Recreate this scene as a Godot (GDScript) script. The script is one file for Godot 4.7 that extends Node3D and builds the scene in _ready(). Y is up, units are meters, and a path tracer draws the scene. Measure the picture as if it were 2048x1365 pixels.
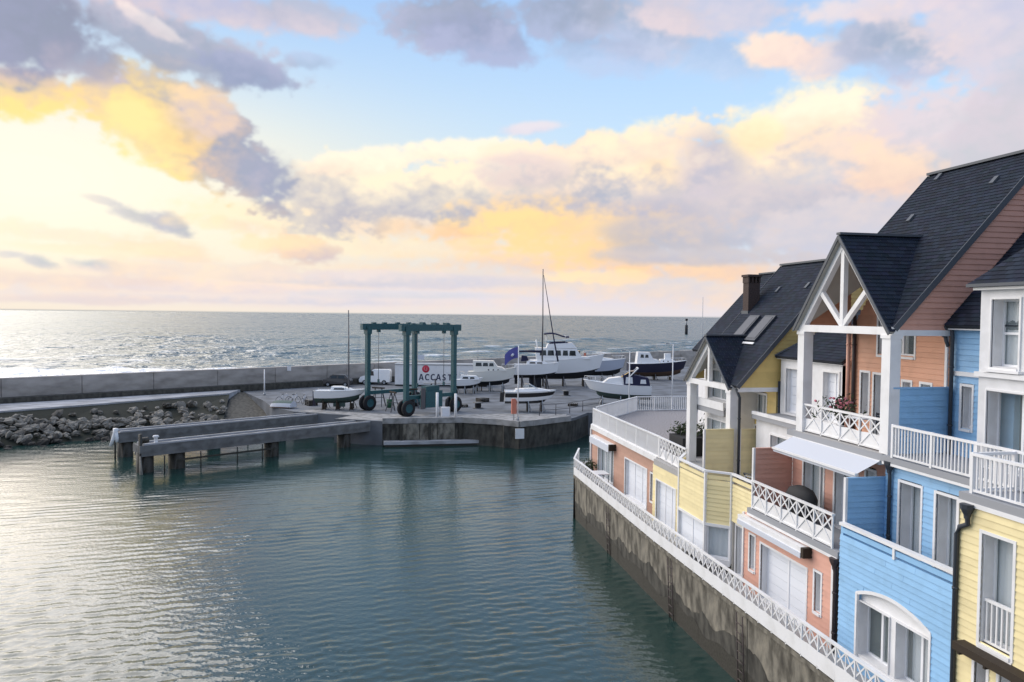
extends Node3D
# A harbour at dusk: coloured clapboard houses on a quay, a boatyard with a travel lift, a breakwater and the open sea.
# The facade line of the houses runs along -Z, the land behind them lies towards +X, water level is y = 0.
const L1 := 2.6
const L2 := 5.45
const L3 := 8.15
const CAM := Vector3(0, 11.9, 0)

var rng := RandomNumberGenerator.new()
var taken := {}
var M := {}
var UB := BoxMesh.new()
var WEDGE: ArrayMesh
var FRONT := Basis(Vector3(0, 0, 1), Vector3(0, 1, 0), Vector3(-1, 0, 0))   # a wall that faces the water (-X)
var SIDE := Basis()                                                          # a wall that faces +Z

func _ready() -> void:
	rng.seed = 7
	make_camera()
	make_sky()
	make_sun()
	make_materials()
	make_water()
	make_land()
	make_houses()
	make_yard()

func make_camera() -> void:
	var c := Camera3D.new()
	c.name = "camera"
	c.fov = rad_to_deg(2.0 * atan(682.5 / 1550.0))
	c.position = CAM
	c.rotation_order = EULER_ORDER_YXZ
	c.rotation_degrees = Vector3(-1.93, -11.1, 0.62)
	c.near = 0.1
	c.far = 20000.0
	add_child(c)
	c.current = true

func make_sun() -> void:
	var s := DirectionalLight3D.new()
	s.name = "sun"
	s.light_color = Color(1.0, 0.955, 0.9)
	s.light_energy = SUN_ENERGY
	s.light_angular_distance = 70.0
	s.shadow_enabled = true
	add_child(s)
	var az := deg_to_rad(-50.0)
	var el := deg_to_rad(34.0)
	var from := Vector3(sin(az) * cos(el), sin(el), -cos(az) * cos(el))
	s.look_at_from_position(from * 100.0, Vector3.ZERO)

# ---------------------------------------------------------------- sky
const SUN_ENERGY := 1.0
# clouds in view: azimuth and height in degrees, half width, half height, tilt, cover, raggedness, softness, body colour, lit colour, lit side, bias
const CLOUDS := [
	[-4.2,1.3,30.3,0.92,0,0.75,0.2,0.6,222,218,228,238,222,214,180,0], [22.9,2.7,21.7,1.51,-1,0.6,0.4,0.7,212,208,214,246,220,196,200,0.1],
	[-16.9,2.0,10.9,1.10,0,0.5,0.4,0.7,240,222,212,252,236,212,180,0.2], [5.8,2.5,10.2,0.59,0,0.7,0.6,0.5,208,208,222,232,222,222,90,0],
	[-9.9,1.7,8.4,0.41,0,0.6,0.6,0.5,226,216,220,250,228,210,90,0], [-0.0,6.7,11.7,1.28,-2,0.55,0.5,0.7,246,214,190,255,236,200,180,0.1],
	[6.5,4.7,12.0,0.80,-1,0.5,0.5,0.7,250,222,190,255,240,206,180,0.1], [15.7,4.1,11.0,0.95,0,0.6,0.6,0.6,236,206,190,255,222,176,90,0.2],
	[2.8,8.5,9.3,2.48,0,0.93,0.6,0.34,190,189,199,255,240,215,105,-0.05], [10.5,8.9,8.1,2.99,0,0.93,0.6,0.34,186,187,198,255,240,215,100,-0.05],
	[18.9,9.4,8.3,3.10,4,0.93,0.6,0.34,186,188,200,247,228,210,95,0], [25.2,9.7,7.6,3.58,8,0.93,0.6,0.34,192,193,205,247,228,210,110,0.02],
	[31.9,10.4,7.1,3.70,6,0.92,0.4,0.3,200,200,212,247,228,210,110,0.05], [39.7,11.1,6.8,4.01,10,0.9,0.4,0.3,201,202,208,228,216,220,120,0.05],
	[44.0,12.1,3.6,3.51,0,0.85,0.4,0.35,205,205,212,216,208,216,90,0], [28.0,6.8,11.1,2.42,2,0.85,0.4,0.4,190,191,203,214,206,210,90,0],
	[36.0,6.2,7.9,2.30,6,0.8,0.4,0.4,206,206,218,222,214,216,90,0], [16.7,7.0,9.5,1.51,-2,0.7,0.5,0.5,198,194,204,240,214,190,200,0.1],
	[0.7,10.9,4.6,0.83,8,0.9,0.5,0.5,244,222,206,255,244,224,90,0.3], [7.5,11.9,4.0,0.83,2,0.9,0.5,0.5,246,224,206,255,244,224,90,0.3],
	[11.4,11.7,2.6,0.70,-2,0.8,0.5,0.5,240,216,208,255,236,214,90,0.2], [21.3,11.5,3.4,1.79,0,0.85,0.8,0.9,250,222,192,255,243,212,140,0.3],
	[20.6,12.2,4.6,1.23,8,0.7,0.5,0.5,240,220,208,255,238,214,100,0.2], [30.2,13.1,4.3,1.89,14,0.88,0.8,0.8,248,226,204,255,242,216,110,0.3],
	[32.4,13.9,2.5,0.96,8,0.8,0.5,0.5,250,228,208,255,244,224,100,0.3], [27.9,12.6,2.0,1.19,0,0.8,0.5,0.6,250,226,190,255,240,206,120,0.3],
	[36.2,10.1,2.7,1.41,-16,0.75,0.8,0.9,244,214,196,252,226,200,120,0.2], [34.1,11.2,2.8,1.10,-20,0.6,0.5,0.6,240,216,202,250,226,206,120,0.2],
	[25.2,10.7,2.1,2.05,0,0.55,0.5,0.6,191,190,206,214,206,216,180,0], [11.6,10.5,2.9,1.06,0,0.5,0.5,0.6,197,192,204,220,208,214,100,0],
	[14.5,6.0,6.6,1.81,-2,0.75,0.9,0.9,249,212,170,255,224,172,160,0.2], [12.3,6.6,2.9,1.08,0,0.7,0.9,0.9,251,214,168,255,225,168,160,0.3],
	[16.8,4.8,4.7,1.02,0,0.7,0.9,0.9,244,208,176,254,219,170,160,0.2], [24.6,3.4,5.2,0.78,0,0.7,0.6,0.6,238,206,186,254,216,176,160,0.2],
	[17.5,2.8,4.0,0.51,0,0.75,0.6,0.5,250,222,190,255,230,190,160,0.2], [5.9,6.0,1.7,0.79,0,0.75,0.9,0.8,248,206,166,255,222,176,110,0.2],
	[2.8,6.4,1.8,0.93,0,0.55,0.6,0.6,240,210,180,255,226,190,110,0.2], [8.1,5.1,2.2,0.51,0,0.6,0.6,0.6,250,214,180,255,226,186,110,0.2],
	[24.3,4.4,6.6,0.78,-1,0.85,0.4,0.5,196,194,204,214,206,206,90,0], [22.1,5.9,4.6,1.21,-2,0.7,0.4,0.5,188,188,198,206,200,204,90,0],
	[-21.2,13.3,3.9,1.51,4,0.95,0.4,0.35,216,196,190,255,228,160,260,0.1], [-15.4,13.4,4.4,2.27,-8,0.95,0.5,0.35,200,190,200,255,224,166,235,0.1],
	[-11.4,12.0,5.9,2.76,-34,0.97,0.55,0.3,185,183,194,255,226,166,205,-0.1], [-8.2,10.1,3.9,2.07,-34,0.97,0.55,0.3,173,177,193,246,212,184,200,-0.18],
	[-13.3,12.6,3.3,1.51,-24,0.55,0.5,0.5,253,216,158,255,232,170,215,0.3], [-14.2,11.5,3.0,1.45,-30,0.55,0.5,0.6,255,222,160,255,236,180,215,0.3],
	[-10.8,13.5,2.2,1.47,-10,0.75,0.5,0.5,222,206,206,250,222,190,120,0.1], [-6.6,9.5,2.0,1.49,-24,0.7,0.6,0.9,169,174,192,184,186,206,200,0],
	[-11.7,17.3,7.1,1.58,-10,0.9,0.6,0.5,173,178,194,206,198,210,90,-0.05], [-7.6,16.3,3.0,1.07,-12,0.85,0.5,0.4,161,170,195,184,188,212,90,0],
	[-3.6,17.3,1.6,0.57,0,0.6,0.6,0.6,173,186,208,196,206,230,90,0], [-21.2,16.8,4.4,2.91,-14,0.95,0.5,0.4,157,162,180,168,170,194,270,-0.1],
	[-17.9,15.6,2.5,1.47,-10,0.8,0.5,0.5,161,165,184,190,184,196,270,0], [-10.2,19.9,7.6,1.13,-3,0.85,0.4,0.5,198,194,212,226,210,212,250,0.05],
	[-4.2,20.1,3.7,1.04,0,0.8,0.4,0.5,191,192,206,212,206,216,250,0], [-13.6,18.3,1.8,0.41,-24,0.5,0.6,0.7,246,230,224,255,244,236,90,0.2],
	[6.3,20.3,4.3,2.08,0,0.92,0.6,0.5,161,168,186,190,192,212,250,-0.05], [8.5,19.3,4.4,1.60,-8,0.85,0.5,0.5,157,166,190,180,186,212,270,0],
	[14.3,20.7,4.0,1.57,0,0.85,0.6,0.5,165,172,190,184,190,214,250,0], [19.8,20.1,3.9,1.63,-12,0.75,0.6,0.6,173,180,196,196,200,220,250,0],
	[17.3,18.3,4.0,1.04,-8,0.55,0.5,0.6,171,182,204,196,206,230,270,0], [25.1,18.0,3.8,1.59,-20,0.45,0.5,0.7,179,190,212,210,214,230,270,0],
	[25.0,20.5,5.5,1.35,-4,0.8,0.4,0.5,206,204,218,232,216,218,240,0.1], [30.1,17.8,3.0,1.12,-6,0.92,0.45,0.5,240,216,208,252,230,214,150,0.2],
	[32.7,17.3,2.2,1.23,10,0.8,0.5,0.5,222,210,214,246,226,216,150,0.1], [37.2,17.5,4.4,1.77,-14,0.85,0.6,0.6,171,179,194,192,198,220,240,-0.1],
	[35.1,18.6,1.8,1.48,0,0.8,0.5,0.5,169,180,200,204,204,220,150,0], [41.7,18.2,4.6,2.53,-4,0.9,0.4,0.45,206,204,220,232,218,220,170,0],
	[36.6,19.8,5.3,0.98,0,0.8,0.4,0.5,222,212,222,240,224,222,170,0.1], [43.6,15.4,2.9,1.99,0,0.85,0.4,0.5,201,203,214,218,212,222,170,0],
	[12.2,13.5,2.2,0.41,4,0.6,0.5,0.7,226,212,224,248,226,224,90,0.2], [-15.1,6.4,1.4,0.49,-20,0.75,0.9,0.9,185,188,194,206,204,208,200,0],
	[-12.6,5.9,1.4,0.53,-22,0.85,0.9,0.85,177,182,192,196,196,206,200,0], [-16.6,7.1,1.2,0.32,-12,0.6,0.6,0.6,200,200,208,224,216,212,200,0],
	[-20.3,3.0,1.1,0.41,-8,0.75,0.9,0.9,187,194,204,214,210,214,200,0], [-17.5,3.0,1.5,0.35,-6,0.7,0.9,0.9,189,196,206,220,214,212,200,0],
	[-21.8,3.4,1.0,0.28,0,0.6,0.5,0.6,206,206,214,226,218,214,200,0], [-4.0,4.5,1.9,0.67,-8,0.8,0.9,0.85,210,196,200,250,222,190,140,0.1],
	[-6.3,4.7,1.9,0.45,-6,0.6,0.9,0.9,236,210,196,255,230,196,140,0.2], [-13.3,4.2,2.7,0.47,-8,0.6,0.9,0.9,240,212,190,255,234,196,200,0.2],
	[-18.3,3.9,5.0,0.38,-2,0.45,0.6,0.7,246,226,196,255,240,210,200,0.2], [-15.7,2.7,3.5,0.33,0,0.5,0.6,0.7,222,212,216,244,226,214,200,0],
	[-1.1,2.4,7.0,0.36,0,0.5,0.6,0.6,207,206,214,232,222,222,90,0], [3.9,1.4,7.3,0.29,0,0.5,0.5,0.6,205,210,218,220,220,230,90,0],
	[-19.1,4.8,6.1,0.69,-3,0.5,0.8,0.8,238,220,204,255,238,206,200,0.1], [-20.8,1.9,6.4,0.62,0,0.6,0.8,0.7,226,212,210,250,228,206,200,0.05],
	[-10.8,2.9,6.3,0.54,-2,0.55,0.9,0.8,226,214,214,252,230,204,200,0.05], [-6.9,0.9,13.3,0.32,0,0.5,0.6,0.7,208,208,220,232,222,222,90,0],
	[-18.3,0.7,8.4,0.29,0,0.5,0.6,0.7,220,208,212,244,224,210,90,0], [-9.5,6.0,2.9,0.47,-4,0.5,0.9,0.8,238,208,188,255,232,198,200,0.1],
]

func make_sky() -> void:
	var W := 4096
	var H := 2048
	var k := W / 360.0
	var img := Image.create(1024, 512, false, Image.FORMAT_RGB8)
	var fb := FastNoiseLite.new()
	fb.seed = 11
	fb.noise_type = FastNoiseLite.TYPE_SIMPLEX_SMOOTH
	fb.frequency = 1.0
	fb.fractal_octaves = 5
	fb.fractal_gain = 0.52
	img.fill(Color(0.62, 0.66, 0.69))
	var rd := FastNoiseLite.new()
	rd.seed = 4
	rd.noise_type = FastNoiseLite.TYPE_SIMPLEX_SMOOTH
	rd.frequency = 1.0
	rd.fractal_type = FastNoiseLite.FRACTAL_RIDGED
	rd.fractal_octaves = 4
	rd.fractal_gain = 0.45
	# the whole sky, coarse: air and a broken layer of cloud
	for y in 258:
		var el := 90.0 - (y + 0.5) * 180.0 / 512.0
		for x in 1024:
			var az := (x + 0.5) * 360.0 / 1024.0 - 180.0
			var c := air(az, el)
			var d := Vector3(sin(deg_to_rad(az)) * cos(deg_to_rad(el)), sin(deg_to_rad(el)) * 2.2, -cos(deg_to_rad(az)) * cos(deg_to_rad(el)))
			var n := fb.get_noise_3dv(d * 2.6)
			var n2 := fb.get_noise_3dv(d * 5.0 + Vector3(9, 3, 1))
			var a := smoothstep(-0.12, 0.3, n + 0.06)
			var b := Color(0.74, 0.74, 0.81).lerp(Color(0.95, 0.88, 0.84), clampf(0.45 + n2 * 1.3, 0, 1))
			img.set_pixel(x, y, tone(c.lerp(b, a * 0.8)))
	img.resize(W, H, Image.INTERPOLATE_CUBIC)
	# the part of the sky that the listed clouds fill, fine
	var a0 := -36.0
	var a1 := 60.0
	var e1 := 30.0
	var w := int((a1 - a0) * k)
	var h := int(e1 * k)
	var cr := PackedFloat32Array()
	var cg := PackedFloat32Array()
	var cb := PackedFloat32Array()
	var n1 := PackedFloat32Array()
	var n2 := PackedFloat32Array()
	var n3 := PackedFloat32Array()
	for q in [cr, cg, cb, n1, n2, n3]:
		q.resize(w * h)
	for y in h:
		var el := (y + 0.5) / k
		for x in w:
			var az := a0 + (x + 0.5) / k
			var c := air(az, el)
			var i := y * w + x
			cr[i] = c.r
			cg[i] = c.g
			cb[i] = c.b
			var s := 1.0 + 3.0 / (el + 4.0)
			n1[i] = fb.get_noise_3d(az * 0.085, el * 0.13 * s, 0.0) * 1.7
			n2[i] = 0.45 - rd.get_noise_3d(az * 0.17, el * 0.27 * s, 7.0) * 0.9 + fb.get_noise_3d(az * 0.8, el * 1.1 * s, 3.0) * 0.75
			n3[i] = fb.get_noise_3d(az * 0.055 + 30.0, el * 0.12 * s, 21.0) * 1.7
	var mean := 0.0
	for v in n2:
		mean += v / (w * h)
	for i in w * h:
		n2[i] -= mean
	for c in CLOUDS:
		var az: float = c[0]
		var el: float = c[1]
		var ra: float = c[2]
		var re: float = c[3]
		var t := deg_to_rad(c[4])
		var ct := cos(t)
		var sn := sin(t)
		var ext := maxf(absf(ra * ct), absf(re * sn)) * 1.55 + absf(re * sn) * 0.5
		var exe := maxf(absf(ra * sn), absf(re * ct)) * 1.55 + absf(ra * sn) * 0.3
		var body := Vector3(c[8], c[9], c[10]) / 255.0
		var lit := Vector3(c[11], c[12], c[13]) / 255.0
		var ld := Vector2(cos(deg_to_rad(c[14])), sin(deg_to_rad(c[14])))
		for y in range(maxi(0, int((el - exe) * k)), mini(h, int((el + exe) * k))):
			var dy := (y + 0.5) / k - el
			for x in range(maxi(0, int((az - ext - a0) * k)), mini(w, int((az + ext - a0) * k))):
				var dx := a0 + (x + 0.5) / k - az
				var u := (dx * ct + dy * sn) / ra
				var v := (-dx * sn + dy * ct) / re
				var i := y * w + x
				var d: float = 1.0 - sqrt(u * u + v * v) + (n1[i] * 0.7 + n2[i] * 0.75) * c[6]
				var so: float = c[7] * 0.62
				if d < -so:
					continue
				var a: float = smoothstep(-so, so, d) * c[5]
				var g: float = clampf(0.5 + c[15] + 0.5 * (u * ld.x + v * ld.y) + n2[i] * 0.45 + n3[i] * 0.35, 0.0, 1.0)
				cr[i] = lerpf(cr[i], lerpf(body.x, lit.x, g), a)
				cg[i] = lerpf(cg[i], lerpf(body.y, lit.y, g), a)
				cb[i] = lerpf(cb[i], lerpf(body.z, lit.z, g), a)
	for y in h:
		var py := int(H / 2.0) - 1 - y
		var fy := smoothstep(0.0, 6.0, e1 - y / k)
		for x in w:
			var az := a0 + (x + 0.5) / k
			var f := fy * smoothstep(0.0, 9.0, az - a0) * smoothstep(0.0, 9.0, a1 - az)
			var px := int((a0 + 180.0) * k) + x
			var i := y * w + x
			var o := img.get_pixel(px, py)
			img.set_pixel(px, py, o.lerp(tone(Color(cr[i], cg[i], cb[i])), f))
	# Godot's panorama begins at -Z: turn it by half
	var turned := Image.create(W, H, false, Image.FORMAT_RGB8)
	turned.blit_rect(img, Rect2i(W / 2, 0, W / 2, H), Vector2i(0, 0))
	turned.blit_rect(img, Rect2i(0, 0, W / 2, H), Vector2i(W / 2, 0))
	var e := Environment.new()
	var m := PanoramaSkyMaterial.new()
	m.panorama = ImageTexture.create_from_image(turned)
	m.energy_multiplier = 1.0
	e.sky = Sky.new()
	e.sky.sky_material = m
	e.background_mode = Environment.BG_SKY
	e.background_energy_multiplier = 0.94
	e.tonemap_mode = Environment.TONE_MAPPER_LINEAR
	e.tonemap_exposure = 1.13
	e.sdfgi_enabled = true
	e.ssao_enabled = true
	e.ssil_enabled = true
	var we := WorldEnvironment.new()
	we.name = "air"
	we.environment = e
	add_child(we)

# a little more contrast and colour for the whole sky
func tone(c: Color) -> Color:
	var l := c.r * 0.3 + c.g * 0.59 + c.b * 0.11
	var k := func(v: float) -> float: return clampf(0.82 + (l + (v - l) * 1.04 - 0.82) * 1.15, 0.0, 1.0)
	return Color(k.call(c.r), k.call(c.g), k.call(c.b))

func air(az: float, el: float) -> Color:
	# clear evening air: blue aloft, pale low down, pink-grey at the horizon, cream round the hidden sun
	var t := clampf(el / 34.0, 0.0, 1.0)
	var c := Color(0.80, 0.895, 0.975).lerp(Color(0.64, 0.765, 0.93), smoothstep(0.2, 0.85, t))
	c = Color(0.885, 0.865, 0.885).lerp(c, smoothstep(0.5, 9.0, el))
	var da := wrapf(az + 21.0, -180.0, 180.0)
	var de := el - 8.0
	var g := exp(-(da * da) / 330.0 - (de * de) / 46.0)
	var g2 := exp(-(da * da) / 900.0 - (de + 2.0) * (de + 2.0) / 60.0)
	c = c.lerp(Color(0.975, 0.90, 0.775), clampf(g2 * 0.9, 0, 1))
	return c.lerp(Color(0.99, 0.97, 0.905), clampf(g * 0.95, 0, 1))

# ---------------------------------------------------------------- helpers
func numbered(n: String) -> String:
	if not taken.has(n):
		taken[n] = 0
		return n
	taken[n] += 1
	return "%s_%03d" % [n, taken[n]]

func tag(o: Node, label := "", category := "", group := "", kind := "") -> Node:
	if label: o.set_meta("label", label)
	if category: o.set_meta("category", category)
	if group: o.set_meta("group", group)
	if kind: o.set_meta("kind", kind)
	return o

func thing(called: String, label: String, category: String, at := Vector3.ZERO, turn := 0.0, group := "") -> Node3D:
	var o := Node3D.new()
	o.name = numbered(called)
	add_child(o)
	o.position = at
	o.rotation.y = turn
	tag(o, label, category, group)
	return o

func sub(p: Node, called: String, x := Transform3D()) -> Node3D:
	var o := Node3D.new()
	o.name = called
	p.add_child(o, true)
	o.transform = x
	return o

func put(p: Node, called: String, mesh: Mesh, m: Material, x := Transform3D()) -> MeshInstance3D:
	var o := MeshInstance3D.new()
	o.name = numbered(called) if p == self else called
	o.mesh = mesh
	o.material_override = m
	p.add_child(o, true)
	o.transform = x
	return o

func pb(p: Node, called: String, m: Material, a: Vector3, b: Vector3) -> MeshInstance3D:
	return put(p, called, UB, m, Transform3D(Basis.from_scale((b - a).abs()), (a + b) * 0.5))

# a straight bar of rectangular section between two points
func bar(p: Node, called: String, m: Material, a: Vector3, b: Vector3, w: float, d: float, up := Vector3.UP) -> MeshInstance3D:
	return put(p, called, UB, m, bar_x(a, b, w, d, up))

func bar_x(a: Vector3, b: Vector3, w: float, d: float, up := Vector3.UP) -> Transform3D:
	var y := (b - a).normalized()
	if absf(y.dot(up)) > 0.98:
		up = Vector3.RIGHT
	var x := up.cross(y).normalized()
	var z := x.cross(y)
	return Transform3D(Basis(x * w, y * a.distance_to(b), z * d), (a + b) * 0.5)

func surf(smooth := false) -> SurfaceTool:
	var s := SurfaceTool.new()
	s.begin(Mesh.PRIMITIVE_TRIANGLES)
	s.set_smooth_group(0 if smooth else -1)
	return s

func done(s: SurfaceTool) -> ArrayMesh:
	s.generate_normals()
	return s.commit()

# corners run counter-clockwise as seen from outside
func quad(s: SurfaceTool, a: Vector3, b: Vector3, c: Vector3, d: Vector3) -> void:
	for v in [a, c, b, a, d, c]:
		s.add_vertex(v)

func tri(s: SurfaceTool, a: Vector3, b: Vector3, c: Vector3) -> void:
	for v in [a, c, b]:
		s.add_vertex(v)

func sbox(s: SurfaceTool, x: Transform3D) -> void:
	var v := []
	for i in 8:
		v.append(x * (Vector3(i & 1, (i >> 1) & 1, (i >> 2) & 1) - Vector3(0.5, 0.5, 0.5)))
	quad(s, v[4], v[5], v[7], v[6])
	quad(s, v[1], v[0], v[2], v[3])
	quad(s, v[5], v[1], v[3], v[7])
	quad(s, v[0], v[4], v[6], v[2])
	quad(s, v[6], v[7], v[3], v[2])
	quad(s, v[0], v[1], v[5], v[4])

func sab(s: SurfaceTool, a: Vector3, b: Vector3) -> void:
	sbox(s, Transform3D(Basis.from_scale((b - a).abs()), (a + b) * 0.5))

func sbar(s: SurfaceTool, a: Vector3, b: Vector3, w: float, d: float, up := Vector3.UP) -> void:
	sbox(s, bar_x(a, b, w, d, up))

# rings of equal length, each counter-clockwise as seen from the far end; open or closed round
func loft(s: SurfaceTool, rings: Array, closed := true, caps := true) -> void:
	var n: int = rings[0].size()
	for i in rings.size() - 1:
		for j in (n if closed else n - 1):
			var k := (j + 1) % n
			quad(s, rings[i][j], rings[i][k], rings[i + 1][k], rings[i + 1][j])
	if caps:
		for j in range(1, n - 1):
			tri(s, rings[0][0], rings[0][j + 1], rings[0][j])
			var e: Array = rings[-1]
			tri(s, e[0], e[j], e[j + 1])

func tube(s: SurfaceTool, pts: Array, r: float, n := 8, r1 := -1.0) -> void:
	var rings := []
	for i in pts.size():
		var d: Vector3 = (pts[mini(i + 1, pts.size() - 1)] - pts[maxi(i - 1, 0)]).normalized()
		var u := (Vector3.UP if absf(d.y) < 0.9 else Vector3.RIGHT).cross(d).normalized()
		var w := d.cross(u)
		var q := r if r1 < 0.0 else lerpf(r, r1, float(i) / (pts.size() - 1))
		var ring := []
		for j in n:
			var t := TAU * j / n
			ring.append(pts[i] + (u * cos(t) + w * sin(t)) * q)
		rings.append(ring)
	loft(s, rings)

func rod(p: Node, called: String, m: Material, pts: Array, r: float, n := 8, r1 := -1.0) -> MeshInstance3D:
	var s := surf(true)
	tube(s, pts, r, n, r1)
	return put(p, called, done(s), m)

# a polygon in plan (x, z) drawn up from y0 to y1
func prism(s: SurfaceTool, poly: PackedVector2Array, y0: float, y1: float, bottom := false) -> void:
	var area := 0.0
	for i in poly.size():
		area += poly[i].cross(poly[(i + 1) % poly.size()])
	if area < 0.0:
		poly.reverse()
	var t := Geometry2D.triangulate_polygon(poly)
	for i in range(0, t.size(), 3):
		var q := []
		for j in 3:
			q.append(Vector3(poly[t[i + j]].x, y1, poly[t[i + j]].y))
		if (q[1] - q[0]).cross(q[2] - q[0]).y < 0.0:
			q.reverse()
		tri(s, q[0], q[1], q[2])
		if bottom:
			var dy := Vector3(0, y0 - y1, 0)
			tri(s, q[0] + dy, q[2] + dy, q[1] + dy)
	for i in poly.size():
		var a := poly[i]
		var b := poly[(i + 1) % poly.size()]
		var q := [Vector3(a.x, y0, a.y), Vector3(b.x, y0, b.y), Vector3(b.x, y1, b.y), Vector3(a.x, y1, a.y)]
		quad(s, q[1], q[0], q[3], q[2])

# a profile of (radius, height) turned about the y axis
func lathe(s: SurfaceTool, prof: Array, n := 16, x := Transform3D()) -> void:
	for i in prof.size() - 1:
		for j in n:
			var a := TAU * j / n
			var b := TAU * (j + 1) / n
			var p: Vector2 = prof[i]
			var q: Vector2 = prof[i + 1]
			quad(s, x * Vector3(p.x * cos(b), p.y, p.x * sin(b)), x * Vector3(p.x * cos(a), p.y, p.x * sin(a)), x * Vector3(q.x * cos(a), q.y, q.x * sin(a)), x * Vector3(q.x * cos(b), q.y, q.x * sin(b)))

func noise_tex(sd: int, freq: float, cols: Array, size := 512, octaves := 5, bump := -1.0, kind := FastNoiseLite.TYPE_SIMPLEX_SMOOTH) -> NoiseTexture2D:
	var n := FastNoiseLite.new()
	n.seed = sd
	n.frequency = freq
	n.noise_type = kind
	n.fractal_octaves = octaves
	var t := NoiseTexture2D.new()
	t.width = size
	t.height = size
	t.seamless = true
	t.noise = n
	if bump >= 0.0:
		t.as_normal_map = true
		t.bump_strength = bump
	if cols:
		var g := Gradient.new()
		var off := PackedFloat32Array()
		var cc := PackedColorArray()
		for c in cols:
			off.append(c[0])
			cc.append(c[1])
		g.offsets = off
		g.colors = cc
		t.color_ramp = g
	return t

# r, g, b are real-world (linear) base colours
func mat(key: String, r: float, g: float, b: float, rough := 0.7, metal := 0.0) -> StandardMaterial3D:
	var m := StandardMaterial3D.new()
	m.resource_name = key
	m.albedo_color = Color(r, g, b).linear_to_srgb()
	m.roughness = rough
	m.metallic = metal
	M[key] = m
	return m

func grain(m: StandardMaterial3D, tex: Texture2D, scale: float, aspect := Vector3.ONE) -> StandardMaterial3D:
	m.albedo_texture = tex
	m.uv1_triplanar = true
	m.uv1_world_triplanar = true
	m.uv1_scale = aspect * scale
	return m

func make_materials() -> void:
	UB.size = Vector3.ONE
	var s := surf()
	# one clapboard: thin at the top, thick at the foot, within a unit cube that stands on w = 0
	var p := [Vector3(0, 0, 0), Vector3(1, 0, 0), Vector3(1, 0, 1), Vector3(0, 0, 1), Vector3(0, 1, 0), Vector3(1, 1, 0), Vector3(1, 1, 0.3), Vector3(0, 1, 0.3)]
	quad(s, p[3], p[2], p[6], p[7])
	quad(s, p[1], p[0], p[4], p[5])
	quad(s, p[0], p[1], p[2], p[3])
	quad(s, p[7], p[6], p[5], p[4])
	quad(s, p[2], p[1], p[5], p[6])
	quad(s, p[0], p[3], p[7], p[4])
	WEDGE = done(s)
	var soft := noise_tex(3, 0.012, [[0.0, Color(0.93, 0.93, 0.925)], [1.0, Color(1, 1, 1)]], 512, 5)
	var paint := noise_tex(5, 0.006, [[0.0, Color(0.93, 0.928, 0.92)], [0.5, Color(0.985, 0.985, 0.98)], [1.0, Color(1, 1, 1)]], 512, 8)
	var coarse := noise_tex(8, 0.018, [[0.0, Color(0.5, 0.49, 0.47)], [0.45, Color(0.82, 0.81, 0.79)], [1.0, Color(1, 1, 1)]], 1024, 6)
	for v in 3:
		var k: float = [1.0, 0.925, 0.965][v]
		grain(mat("blue%d" % v, 0.28 * k, 0.52 * k, 0.79 * k, 0.55), paint, 0.5)
		grain(mat("yellow%d" % v, 0.85 * k, 0.73 * k, 0.41 * k, 0.55), paint, 0.5)
		grain(mat("salmon%d" % v, 0.70 * k, 0.38 * k, 0.29 * k, 0.55), paint, 0.5)
		grain(mat("orange%d" % v, 0.72 * k, 0.37 * k, 0.235 * k, 0.55), paint, 0.5)
		grain(mat("brown%d" % v, 0.48 * k, 0.28 * k, 0.21 * k, 0.6), paint, 0.5)
		grain(mat("ochre%d" % v, 0.74 * k, 0.56 * k, 0.21 * k, 0.55), paint, 0.5)
	grain(mat("white", 0.80, 0.80, 0.81, 0.45), paint, 0.35)
	grain(mat("render", 0.78, 0.78, 0.79, 0.8), soft, 0.3)
	mat("plastic", 0.82, 0.83, 0.85, 0.35)
	grain(mat("soffit", 0.42, 0.40, 0.36, 0.8), soft, 0.4)
	var slate := mat("slate", 1, 1, 1, 0.75)
	slate.metallic_specular = 0.3
	slate.vertex_color_use_as_albedo = true
	mat("slate_dark", 0.018, 0.023, 0.033, 0.75)
	mat("lead", 0.075, 0.085, 0.10, 0.6)
	mat("lead_glass", 0.06, 0.065, 0.08, 0.5)
	grain(mat("floor", 0.40, 0.395, 0.39, 0.85), soft, 0.6)
	grain(mat("paving", 0.42, 0.40, 0.42, 0.9), coarse, 0.5)
	mat("edge", 0.30, 0.31, 0.33, 0.8)
	mat("pipe", 0.035, 0.042, 0.055, 0.5)
	mat("pipe_brown", 0.05, 0.035, 0.035, 0.55)
	var g := mat("glass", 0.6, 0.7, 0.72, 0.03)
	g.albedo_color = Color(0.75, 0.82, 0.84, 0.12)
	g.transparency = BaseMaterial3D.TRANSPARENCY_ALPHA
	g.metallic_specular = 0.22
	mat("dark", 0.02, 0.021, 0.023, 0.8)
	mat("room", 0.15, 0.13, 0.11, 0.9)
	mat("curtain", 0.62, 0.64, 0.66, 0.95)
	mat("shutter", 0.74, 0.77, 0.82, 0.5)
	mat("awning", 0.54, 0.57, 0.63, 0.85)
	grain(mat("wood_dark", 0.045, 0.030, 0.017, 0.8), coarse, 1.2, Vector3(1, 1, 6))
	grain(mat("brick_dark", 0.10, 0.07, 0.065, 0.9), coarse, 1.0)

# ---------------------------------------------------------------- water
func wave_set(sd: int, n: int, l0: float, l1: float, heading: float, spread: float, slope: float) -> Array:
	var r := RandomNumberGenerator.new()
	r.seed = sd
	var out := []
	for i in n:
		var l := l0 * pow(l1 / l0, (i + r.randf()) / n)
		var a := heading + r.randfn(0.0, spread)
		var k := TAU / l
		out.append([cos(a) * k, sin(a) * k, r.randf() * TAU, slope / k * r.randf_range(0.7, 1.3), l])
	return out

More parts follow.
